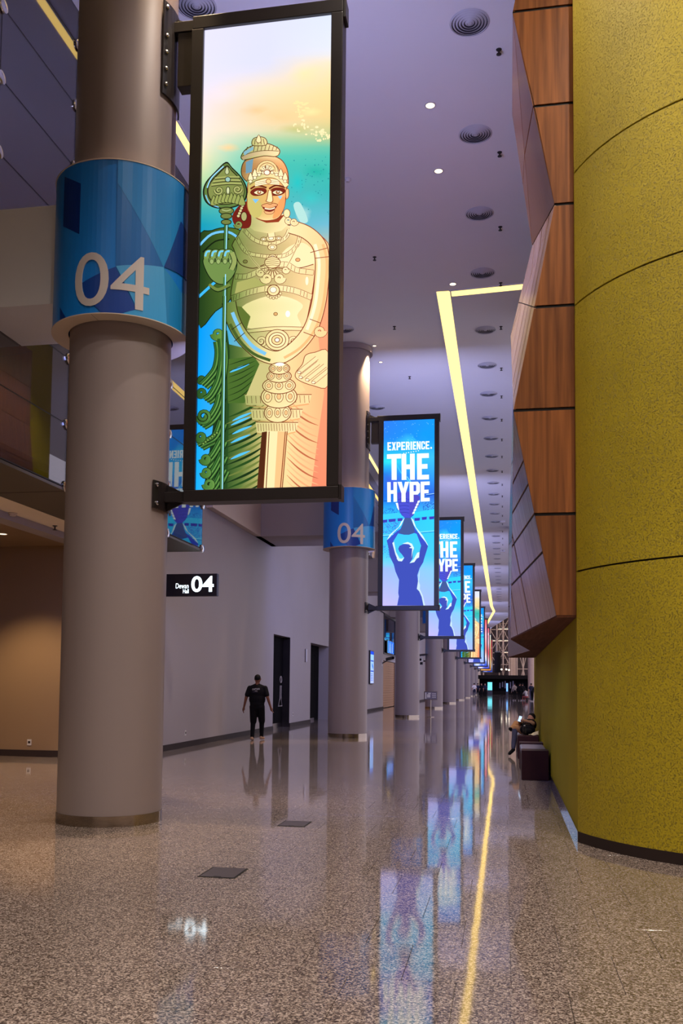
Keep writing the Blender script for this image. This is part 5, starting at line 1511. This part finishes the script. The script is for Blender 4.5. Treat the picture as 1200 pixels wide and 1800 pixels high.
def human(name, loc, rz, shapes, hair, label, voxel=0.014, parent_extra=None, hairmat=None):
    """one continuous body: tapered limbs and volumes fused by a voxel remesh; materials follow the nearest limb"""
    mb = MB()
    for s in shapes:
        if s[0] == 'c':
            _, p, r0, q, r1, m = s
            p, q = Vector(p), Vector(q)
            n = 6
            dirv = (q - p).normalized() if (q - p).length > 1e-5 else Vector((0, 0, 1))
            pts = []; rs = []
            for a_ in (-0.98, -0.8, -0.5): pts.append(p + dirv * a_ * r0); rs.append(r0 * math.sqrt(1 - a_ * a_))
            for t in (0, 0.33, 0.66, 1): pts.append(p.lerp(q, t)); rs.append(r0 + (r1 - r0) * t)
            for a_ in (0.5, 0.8, 0.98): pts.append(q + dirv * a_ * r1); rs.append(r1 * math.sqrt(1 - a_ * a_))
            mb.tube(pts, rs, 12)
        else:
            _, c, r, m = s
            mb.ball(c, r, 16, 10)
    mats = []
    for s in shapes:
        if s[-1] not in mats: mats.append(s[-1])
    me = mb.mesh(name)
    o = bpy.data.objects.new(name, me)
    COL.objects.link(o)
    rm = o.modifiers.new('fuse', 'REMESH'); rm.mode = 'VOXEL'; rm.voxel_size = voxel; rm.use_smooth_shade = True
    sm = o.modifiers.new('soft', 'SMOOTH'); sm.factor = 0.5; sm.iterations = 3
    bpy.context.view_layer.update()
    dg = bpy.context.evaluated_depsgraph_get()
    out = bpy.data.meshes.new_from_object(o.evaluated_get(dg))
    bpy.data.objects.remove(o)
    out.name = name
    out.materials.clear()
    for m in mats: out.materials.append(m)
    for p in out.polygons:
        c = p.center
        best = 1e9; bi = 0
        for s in shapes:
            if s[0] == 'c':
                a_, b_ = Vector(s[1]), Vector(s[3])
                ab = b_ - a_
                t = max(0, min(1, (c - a_).dot(ab) / max(1e-9, ab.length_squared)))
                dd = (c - (a_ + ab * t)).length - (s[2] + (s[4] - s[2]) * t)
            else:
                r = s[2] if isinstance(s[2], (tuple, list)) else (s[2],) * 3
                k = Vector(((c.x - s[1][0]) / r[0], (c.y - s[1][1]) / r[1], (c.z - s[1][2]) / r[2])).length
                dd = (k - 1) * min(r)
            if dd < best: best = dd; bi = mats.index(s[-1])
        p.material_index = bi
        p.use_smooth = True
    body = mobj(name, out, None, loc, (0, 0, rz))
    if hair:
        h = MB()
        (hx, hy, hz), (rx, ry, rz_) = hair
        h.ball((hx, hy, hz), (rx, ry, rz_), 20, 12)
        h.build('hair', hairmat or HAIR, body, 'all')
    tag(body, label, 'person')
    return body

def hand(wrist, direction, across, m, s=1.0):
    """palm, four unequal bent fingers and a thumb leaving the side of the palm"""
    w = Vector(wrist); d_ = Vector(direction).normalized(); a_ = Vector(across).normalized(); n_ = d_.cross(a_).normalized()
    pc = w + d_ * 0.05 * s
    out = [('c', w, 0.026 * s, pc + d_ * 0.03 * s, 0.030 * s, m), ('c', pc - a_ * 0.022 * s, 0.018 * s, pc + a_ * 0.022 * s, 0.018 * s, m)]
    for i, L in enumerate((0.066, 0.076, 0.072, 0.056)):
        r_ = pc + d_ * 0.038 * s + a_ * (0.03 - 0.02 * i) * s
        k = r_ + d_ * L * 0.5 * s + n_ * 0.006 * s
        e_ = k + d_ * L * 0.45 * s + n_ * 0.024 * s
        out += [('c', r_, 0.0095 * s, k, 0.009 * s, m), ('c', k, 0.009 * s, e_, 0.0075 * s, m)]
    t0 = w + d_ * 0.02 * s + a_ * 0.03 * s
    t1 = t0 + (d_ * 0.6 + a_ * 0.6 + n_ * 0.3).normalized() * 0.04 * s
    out += [('c', t0, 0.013 * s, t1, 0.011 * s, m), ('c', t1, 0.011 * s, t1 + (d_ + n_ * 0.4).normalized() * 0.032 * s, 0.009 * s, m)]
    return out

def standing(top, legs, skin, shoes, sleeve='short', ank=((-0.10, 0, 0.08), (0.10, 0.0, 0.08)), knee=None, elb=None, wri=None, lean=0.0, headturn=0.0, k=1.0, wide=1.0, fingers=True):
    """joints of a standing figure about 1.7 m tall, facing +y"""
    P = lambda x, y, z: (x * k, y * k + lean * max(0, z - 0.9) * k, z * k)
    hips = (P(-0.09, 0, 0.90), P(0.09, 0, 0.90))
    knee = knee or (P(-0.10, 0.02, 0.49), P(0.10, 0.02, 0.49))
    sh = (P(-0.185 * wide, 0, 1.365), P(0.185 * wide, 0, 1.365))
    elb = elb or (P(-0.27, -0.02, 1.12), P(0.27, -0.02, 1.12))
    wri = wri or (P(-0.30, 0.05, 0.86), P(0.30, 0.05, 0.86))
    S = []
    for i in (0, 1):
        sx = (-1, 1)[i]
        S += [('c', hips[i], 0.098 * k, knee[i], 0.072 * k, legs), ('c', knee[i], 0.070 * k, ank[i], 0.052 * k, legs)]
        a_ = Vector(ank[i])
        S += [('c', (a_.x, a_.y - 0.04, a_.z - 0.03), 0.045 * k, (a_.x + 0.02 * sx, a_.y + 0.13, a_.z - 0.045), 0.036 * k, shoes)]
        e_ = Vector(elb[i]); s_ = Vector(sh[i]); w_ = Vector(wri[i])
        mid = s_.lerp(e_, 0.72)
        if sleeve == 'short': S += [('c', s_, 0.066 * k, mid, 0.066 * k, top), ('c', s_.lerp(e_, 0.5), 0.046 * k, e_, 0.042 * k, skin), ('c', e_, 0.042 * k, w_, 0.028 * k, skin)]
        else: S += [('c', s_, 0.066 * k, e_, 0.052 * k, top), ('c', e_, 0.052 * k, w_, 0.038 * k, top)]
        dr = (w_ - e_).normalized()
        if fingers: S += hand(w_, dr, Vector((0, 1, 0)), skin, 1.05 * k)
        else: S += [('c', w_, 0.03 * k, w_ + dr * 0.13, 0.022 * k, skin)]
    S += [('e', P(0, -0.01, 0.96), (0.175 * k * wide, 0.13 * k, 0.13 * k), legs), ('e', P(0, -0.005, 1.10), (0.172 * k * wide, 0.125 * k, 0.17 * k), top),
          ('e', P(0, -0.01, 1.28), (0.195 * k * wide, 0.125 * k, 0.19 * k), top), ('c', P(-0.15, -0.01, 1.375), 0.066 * k, P(0.15, -0.01, 1.375), 0.066 * k, top), ('c', P(-0.04, -0.01, 1.43), 0.055 * k, P(-0.15, -0.01, 1.385), 0.055 * k, top), ('c', P(0.04, -0.01, 1.43), 0.055 * k, P(0.15, -0.01, 1.385), 0.055 * k, top),
          ('c', P(-0.10, -0.01, 0.95), 0.095 * k, P(0.10, -0.01, 0.95), 0.095 * k, top),
          ('c', P(0, -0.01, 1.42), 0.060 * k, P(0, 0.01, 1.53), 0.055 * k, skin), ('e', P(0, 0.02, 1.60), (0.078 * k, 0.098 * k, 0.115 * k), skin),
          ('e', P(0, 0.055, 1.56), (0.055 * k, 0.06 * k, 0.07 * k), skin), ('c', P(0, 0.112, 1.61), 0.012 * k, P(0, 0.128, 1.585), 0.016 * k, skin),
          ('e', P(-0.08, 0.015, 1.60), (0.014 * k, 0.024 * k, 0.034 * k), skin), ('e', P(0.08, 0.015, 1.60), (0.014 * k, 0.024 * k, 0.034 * k), skin)]
    hair = (P(0, 0.0, 1.632), (0.083 * k, 0.1 * k, 0.092 * k))
    return S, hair

def face_bits(body, k=1.0, y=0.0):
    """eyes and mouth of a figure whose face can be met from another side"""
    for sx in (-1, 1):
        MB().ball((sx * 0.032 * k, 0.108 * k + y, 1.612 * k), (0.014 * k, 0.008 * k, 0.008 * k), 10, 6).build('eye', M['plastic_white'], body, 'all')
    MB().ball((0, 0.112 * k + y, 1.535 * k), (0.024 * k, 0.008 * k, 0.007 * k), 10, 6).build('mouth', cloth('lip', (130, 70, 64)), body, 'all')

BLK = cloth('black_cotton', (14, 12, 16)); BLK2 = cloth('black_trousers', (13, 12, 15)); SHOE_T = cloth('tan_shoe', (176, 140, 112)); SHOE_W = cloth('white_shoe', (200, 190, 186)); SHOE_B = cloth('black_shoe', (18, 16, 18))
# the man walking away
S, hr = standing(BLK, BLK2, SKIN, SHOE_T, ank=((-0.115, -0.02, 0.08), (0.07, 0.22, 0.09)), knee=((-0.12, 0.06, 0.49), (0.085, 0.17, 0.50)),
                 elb=((-0.29, -0.03, 1.12), (0.29, -0.05, 1.12)), wri=((-0.355, 0.0, 0.87), (0.355, 0.03, 0.87)), wide=1.14)
S += [('e', (0, -0.005, 1.08), (0.225, 0.14, 0.22), BLK), ('e', (0, -0.01, 1.25), (0.235, 0.135, 0.19), BLK), ('c', (-0.09, 0.0, 0.88), 0.115, (-0.115, 0.06, 0.49), 0.088, BLK2), ('c', (0.09, 0.0, 0.88), 0.115, (0.085, 0.17, 0.50), 0.088, BLK2), ('c', (-0.10, -0.01, 0.87), 0.105, (0.10, -0.01, 0.87), 0.105, BLK)]
man = human('person', (-6.35, 23.15, 0), 0.0, S, hr, 'man in black T-shirt and trousers walking away beside the grey wall', voxel=0.011)
face_bits(man)
tm = text_mesh('shirt_print', 'CAPTAIN', 1.0, M['numeral'], bold=0.012)
xs = [v.co.x for v in tm.vertices]; zs_ = [v.co.y for v in tm.vertices]
for v in tm.vertices:
    x = (v.co.x - min(xs)) / (max(xs) - min(xs)) * 0.20 - 0.10
    v.co = (x, -0.152 + 0.7 * x * x, (v.co.y - min(zs_)) / (max(zs_) - min(zs_)) * 0.045 + 1.315 + x * 0.08)
o = mobj('shirt_print', tm, man); o['label'] = 'white lettering CAPTAIN across the back'
MB().box(-0.03, 0.04, -0.152, -0.148, 1.285, 1.293).build('shirt_print', M['numeral'], man)
MB().box(-0.09, 0.05, -0.150, -0.146, 1.262, 1.266).build('shirt_print', M['seat_grey'], man)

# the person lounging on the farther bench, phone held up
TAN = cloth('tan_jacket', (150, 112, 80)); CREAM = cloth('cream_cloth', (206, 190, 150)); JEAN = cloth('grey_denim', (84, 84, 100)); KHA = cloth('khaki_trousers', (176, 128, 84))
by = 19.9
L = []
px_, pz_ = 0.47, 0.56
L += [('e', (0.42, 0, 0.56), (0.14, 0.15, 0.11), KHA), ('c', (0.42, -0.08, 0.55), 0.085, (0.235, -0.14, 0.60), 0.065, KHA), ('c', (0.235, -0.14, 0.60), 0.062, (0.20, -0.16, 0.20), 0.05, JEAN), ('c', (0.20, -0.16, 0.14), 0.042, (0.12, -0.20, 0.06), 0.036, SHOE_B),
      ('c', (0.42, 0.10, 0.56), 0.085, (0.26, 0.12, 0.68), 0.065, KHA), ('c', (0.26, 0.12, 0.68), 0.06, (0.16, -0.06, 0.56), 0.048, KHA), ('c', (0.16, -0.06, 0.56), 0.042, (0.13, -0.18, 0.58), 0.036, SHOE_B),
      ('c', (0.46, 0, 0.60), 0.14, (0.56, 0.04, 0.66), 0.135, BLK), ('c', (0.50, -0.13, 0.70), 0.06, (0.56, 0.18, 0.70), 0.06, TAN),
      ('c', (0.56, -0.10, 0.71), 0.06, (0.60, -0.24, 0.70), 0.052, TAN), ('c', (0.60, -0.24, 0.70), 0.05, (0.42, -0.27, 0.755), 0.036, TAN),
      ('c', (0.50, 0.18, 0.71), 0.06, (0.36, 0.10, 0.66), 0.05, TAN), ('c', (0.36, 0.10, 0.66), 0.046, (0.33, -0.18, 0.735), 0.034, TAN),
      ('c', (0.57, 0.05, 0.72), 0.05, (0.585, 0.06, 0.76), 0.05, SKIN2), ('e', (0.575, 0.08, 0.80), (0.075, 0.085, 0.095), SKIN2), ('e', (0.52, 0.03, 0.80), (0.02, 0.02, 0.025), SKIN2)]
L += hand((0.42, -0.27, 0.755), (-1, 0.1, 0.35), (0, 0.3, 1), SKIN2, 0.95) + hand((0.33, -0.18, 0.735), (-0.1, -0.8, 0.5), (1, 0, 0.2), SKIN2, 0.9)
lounger = human('person', (0.0, by, 0), 0, L, ((0.59, 0.10, 0.83), (0.082, 0.09, 0.085)), 'person in a tan jacket lounging on the farther bench holding up a phone', voxel=0.012)
MB().ball((0.5, 0.0, 0.8), (0.008, 0.012, 0.007), 8, 6).build('eye', M['plastic_white'], lounger, 'all')
ph = empty('phone', (0.335, by - 0.29, 0.80))
MB().box(-0.035, 0.035, -0.006, 0.004, -0.07, 0.07).build('case', M['black'], ph, bevel=0.004)
o = MB().box(-0.031, 0.031, -0.0075, -0.006, -0.062, 0.062).build('phone_screen', glow('phone_glow', (200, 220, 255), 1.3), ph)
ph.rotation_euler = (0.35, 0.25, 0.2)
tag(ph, 'lit phone held up by the lounging person', 'phone')
bag = empty('backpack', (0.46, by - 0.43, 0.47))
MB().ball((0.03, 0.04, 0.11), (0.16, 0.09, 0.115), 18, 10).build('bag_body', BLK, bag, 'all')
MB().ball((0.03, -0.03, 0.08), (0.10, 0.05, 0.06), 14, 8).build('front_pocket', BLK2, bag, 'all')
MB().tube([(-0.08, 0.02, 0.18), (-0.02, -0.02, 0.245), (0.07, -0.02, 0.245), (0.14, 0.02, 0.18)], 0.012, 8).build('strap', BLK2, bag, True)
tag(bag, 'black backpack resting on the farther bench against the lounging person', 'bag')
cl = MB()
rr = random.Random(4)
n = 9
vs = []; fs = []
for i in range(n):
    for j in range(6):
        t = i / (n - 1)
        vs.append((0.50 + 0.2 * t, by - 0.75 + j * 0.03 + 0.02 * math.sin(5 * t), 0.490 + 0.10 * t ** 1.5 * math.sin(PI * j / 5) + 0.012 * math.sin(9 * t + j)))
m_ = len(vs)
vs += [(x, y, z - 0.006 if z > 0.48 else z - 0.006) for x, y, z in vs]
for i in range(n - 1):
    for j in range(5):
        q = (i * 6 + j, i * 6 + j + 1, (i + 1) * 6 + j + 1, (i + 1) * 6 + j)
        fs += [q, tuple(m_ + t for t in reversed(q))]
edge = [j for j in range(6)] + [i * 6 + 5 for i in range(1, n)] + [(n - 1) * 6 + j for j in range(4, -1, -1)] + [i * 6 for i in range(n - 2, 0, -1)]
for p, q in zip(edge, edge[1:] + edge[:1]): fs.append((p, q, q + m_, p + m_))
o = cl.add(vs, fs).build('folded_jacket', CREAM, None, 'all')
tag(o, 'crumpled cream jacket lying on the farther bench against the olive wall', 'jacket')

# groups far down the hall
WHT = cloth('white_shirt', (206, 196, 190)); GRY = cloth('grey_hoodie', (150, 134, 126)); NAV = cloth('navy_cotton', (40, 40, 58)); RED = cloth('red_cloth', (190, 96, 90)); DEN = cloth('blue_jeans', (90, 90, 110))
def far_person(x, y, rz, top, legs, label, shoes=SHOE_B, sleeve='short', **kw):
    S_, h_ = standing(top, legs, SKIN2, shoes, sleeve=sleeve, fingers=False, **kw)
    return human('person', (x, y, 0), rz, S_, h_, label, voxel=0.028)
far_person(-3.45, 109.6, 0.3, WHT, NAV, 'person in a white shirt, leftmost of the group beside the far columns')
far_person(-3.05, 110.4, -0.4, NAV, BLK2, 'person in navy standing right behind the one in the white shirt', wri=((-0.2, 0.2, 0.95), (0.33, 0.03, 0.87)))
far_person(-2.60, 110.0, 2.6, BLK, BLK2, 'person in black, third of the group beside the far columns')
far_person(-2.20, 110.6, 2.9, NAV, BLK2, 'person in dark clothes, rightmost of the group beside the far columns')
far_person(1.05, 92.0, 0.5, GRY, BLK2, 'person in a light grey top, leftmost of the far group on the right', SHOE_W, 'long')
far_person(1.55, 91.2, -0.3, BLK, BLK2, 'person in black with white shoes right of the one in grey', SHOE_W, 'long')
far_person(1.85, 92.6, 0.2, BLK, BLK2, 'person in black, third of the far group on the right', SHOE_W, 'long', elb=((-0.27, 0.0, 1.14), (0.26, 0.1, 1.16)), wri=((-0.12, 0.22, 1.2), (0.10, 0.24, 1.25)))
far_person(2.62, 90.2, 0.4, NAV, DEN, 'person in navy and jeans standing at the right of the far group', SHOE_W)
S_, h_ = standing(BLK, BLK2, SKIN2, SHOE_W, fingers=False, lean=1.1, elb=((-0.25, 0.62, 1.05), (0.25, 0.62, 1.05)), wri=((-0.2, 0.80, 0.86), (0.2, 0.80, 0.86)))
human('person', (2.62, 87.6, 0), -0.9, S_, h_, 'person in black bending forward at the far right', voxel=0.028)
S_ = [('e', (0, 0, 0.40), (0.18, 0.16, 0.14), RED), ('c', (0, 0, 0.45), 0.15, (0, 0.14, 0.85), 0.14, WHT), ('c', (-0.14, 0.1, 0.88), 0.06, (0.14, 0.1, 0.88), 0.06, WHT), ('c', (-0.1, 0.04, 0.38), 0.09, (-0.14, 0.42, 0.42), 0.07, RED), ('c', (0.1, 0.04, 0.38), 0.09, (0.14, 0.42, 0.42), 0.07, RED),
      ('c', (-0.14, 0.42, 0.42), 0.06, (-0.14, 0.44, 0.09), 0.045, RED), ('c', (0.14, 0.42, 0.42), 0.06, (0.14, 0.44, 0.09), 0.045, RED), ('c', (-0.14, 0.42, 0.045), 0.045, (-0.14, 0.56, 0.04), 0.036, SHOE_W), ('c', (0.14, 0.42, 0.045), 0.045, (0.14, 0.56, 0.04), 0.036, SHOE_W),
      ('c', (-0.18, 0.12, 0.86), 0.055, (-0.22, 0.28, 0.66), 0.045, WHT), ('c', (-0.22, 0.28, 0.66), 0.04, (-0.05, 0.45, 0.60), 0.03, SKIN2), ('c', (0.18, 0.12, 0.86), 0.055, (0.22, 0.28, 0.66), 0.045, WHT), ('c', (0.22, 0.28, 0.66), 0.04, (0.05, 0.45, 0.60), 0.03, SKIN2),
      ('c', (0, 0.14, 0.92), 0.055, (0, 0.17, 1.0), 0.05, SKIN2), ('e', (0, 0.19, 1.08), (0.078, 0.095, 0.11), SKIN2), ('c', (0, 0.28, 1.09), 0.012, (0, 0.295, 1.065), 0.015, SKIN2)]
seat = empty('stool', (2.2, 91.2, 0))
MB().lathe([(0.17, 0.20), (0.19, 0.21), (0.19, 0.245), (0.0, 0.245)], n=20).build('seat', M['maroon'], seat, True)
for w in range(3):
    MB().tube([(0.13 * math.cos(w * 2.1), 0.13 * math.sin(w * 2.1), 0.0), (0.11 * math.cos(w * 2.1), 0.11 * math.sin(w * 2.1), 0.21)], 0.018, 6).build('leg', M['black'], seat)
tag(seat, 'low stool under the seated person in the far group', 'stool')
human('person', (2.2, 91.2, 0), 0.6, S_, ((0, 0.175, 1.10), (0.084, 0.098, 0.095)), 'person in white top and red trousers seated low in the far group', voxel=0.026)

# ================================================================== far end of the hall
tag(box('wall_end', -30, 40, 185, 185.5, 0, 34, M['atrium']), 'dark brown end wall behind the trusses', kind='structure')
tag(box('wall_atrium_roof', -30, 40, 112, 185, 34, 34.4, M['atrium']), 'dark roof over the far atrium', kind='structure')
tag(box('wall_far_left', -16.4, -16, 17, 186, 0, 34, M['wall']), 'far left outer wall', kind='structure')
def truss(name, xs, y, z0, z1, step, label, r=0.10):
    o = empty(name, (xs[0], y, z0))
    for x in xs:
        MB().tube([(x - xs[0], 0, 0), (x - xs[0], 0, z1 - z0)], r * 1.25, 8).build('post', M['truss'], o, True)
    n = int((z1 - z0) / step)
    if z0 > 1:
        for x in (xs[0], xs[-1]): MB().tube([(x - xs[0], 0, -z0), (x - xs[0], 0, 0)], r * 1.25, 8).build('post', M['truss'], o, True)
    for i in range(n + 1):
        MB().tube([(0, 0.05, i * step), (xs[-1] - xs[0], 0.05, i * step)], r * 0.8, 6).build('rung', M['truss'], o, True)
    for i in range(n):
        for j in range(len(xs) - 1):
            a_, b_ = (xs[j] - xs[0], xs[j + 1] - xs[0])
            if (i + j) % 2: a_, b_ = b_, a_
            MB().tube([(a_, -0.05, i * step), (b_, -0.05, (i + 1) * step)], r * 0.7, 6).build('diagonal', M['truss'], o, True)
    return tag(o, label, 'truss', 'steel trusses in the far atrium')
truss('steel_truss', [-3.6, -2.4, -1.2, -0.1, 1.0], 166, 5.2, 16.5, 2.1, 'tall pale steel truss lattice at the far end behind the banners')
truss('steel_truss', [-0.8, -0.1, 0.9], 170, 0.05, 16, 3.2, 'slender pale truss tower below the lattice at the far end')
truss('steel_truss', [2.35, 3.45, 4.4], 167, 0.05, 9.0, 4.4, 'pale truss with steep diagonals right of the tan panel at the far end')
c = box('tan_pier', 1.2, 2.18, 168.5, 169.5, 0, 20, M['tanpanel'], None, 0.03); tag(c, 'tan pier at the far end left of the steep truss', 'pier')
c = empty('far_column', (3.0, 104, 0))
MB().lathe([(0.34, 0.1), (0.34, CZ - 0.004)], n=32).build('shaft', M['tanpanel'], c, True)
MB().lathe([(0.35, 0.0), (0.35, 0.1), (0.3, 0.1)], n=32).build('base_ring', M['steel'], c, True)
tag(c, 'slim cream column beyond the end of the olive wall', 'column', kind='thing')
s = empty('hanging_screen', (-1.0, 155, 3.6))
box('cabinet', -0.55, 0.55, -0.2, 0.2, 0, 3.4, M['dark'], s, 0.02); box('suspension_bar', -0.4, 0.4, -0.05, 0.05, 3.4, 3.6, M['black'], s)
MB().tube([(-0.3, 0, 3.6), (-0.3, 0, 30.4)], 0.03, 6).build('cable', M['black'], s); MB().tube([(0.3, 0, 3.6), (0.3, 0, 30.4)], 0.03, 6).build('cable', M['black'], s)
tag(s, 'dark hanging cabinet in front of the trusses', 'hanging cabinet')
# kiosk hall at the very end
s = empty('kiosk', (0.3, 150, 0))
box('counter', -4.2, 4.4, -0.5, 1.5, 0, 0.55, M['dark'], s, 0.02); box('back_panel', -4.2, 4.4, 0.9, 1.5, 0.55, 2.5, M['dark'], s); box('canopy', -4.6, 4.8, -1.2, 1.6, 2.5, 3.1, M['dark'], s, 0.02)
for k in range(6): box('poster', -1.0 + k * 0.42, -0.8 + k * 0.42, 0.86, 0.9, 1.0 + 0.2 * (k % 2), 1.9 + 0.15 * (k % 3), M['seat_grey'], s)
tag(s, 'dark kiosk with a deep canopy at the end of the hall', 'kiosk')
def totem(x, y, w, h, rgb, label):
    s = empty('screen_totem', (x, y, 0))
    box('case', -w / 2 - 0.05, w / 2 + 0.05, -0.1, 0.1, 0, h + 0.75, M['black'], s, 0.02)
    box('screen', -w / 2, w / 2, -0.105, -0.1, 0.7, 0.7 + h, glow('totem_glow', rgb, 1.6), s)
    tag(s, label, 'screen')
totem(-2.15, 146, 0.70, 1.25, (110, 225, 240), 'bright cyan upright screen at the end of the hall')
totem(0.43, 120, 0.2, 1.05, (120, 180, 255), 'thin blue upright screen beside the far group')
for k, (x, z, lab) in enumerate(((-0.35, 4.1, 'leftmost'), (0.42, 4.1, 'middle'), (0.85, 4.0, 'rightmost'))):
    s = empty('pendant_lamp', (x, 152, z))
    MB().ball((0, 0, 0), 0.13, 12, 8).build('globe', glow('pendant_glow', (255, 240, 215), 6), s, 'all'); MB().tube([(0, 0, 0.12), (0, 0, 34 - z)], 0.02, 6).build('cord', M['black'], s)
    tag(s, lab + ' of three small glowing pendant lamps above the kiosk', 'lamp', 'pendants above the kiosk')
for k, (x, z) in enumerate(((-0.6, 11.64), (0.45, 11.64), (-1.8, 9.54), (-0.6, 9.54), (0.45, 9.54), (0.45, 7.44))):
    s = empty('floodlight', (x, 166.05, z))
    box('housing', -0.36, 0.36, -0.12, 0.12, -0.02, 0.16, M['black'], s, 0.02); box('lens', -0.33, 0.33, -0.13, 0.10, -0.06, -0.02, glow('flood_glow', (255, 232, 205), 2.2), s)
    tag(s, 'small glowing floodlight on the far truss lattice, %s' % ('top row, left one', 'top row, right one', 'middle row, left one', 'middle row, centre one', 'middle row, right one', 'lowest one')[k], 'floodlight', 'floodlights on the truss')
# added lamp standing in for the warm light atrium lamps throw on the trusses
fl = empty('floodlight', (2.0, 140, 13.5))
box('housing', -0.4, 0.4, -0.2, 0.2, 0, 0.3, M['black'], fl, 0.02)
MB().tube([(0, 0, 0.3), (0, 0, 20.5)], 0.04, 6).build('hanging_rod', M['black'], fl)
spot(fl, (0, 0.3, -0.1), 9000, 110, (1.0, 0.82, 0.62), 0.6, 0.3, (-0.1, 1, -0.25))
tag(fl, 'added stand-in floodlight aimed at the trusses from above the kiosk', 'floodlight')
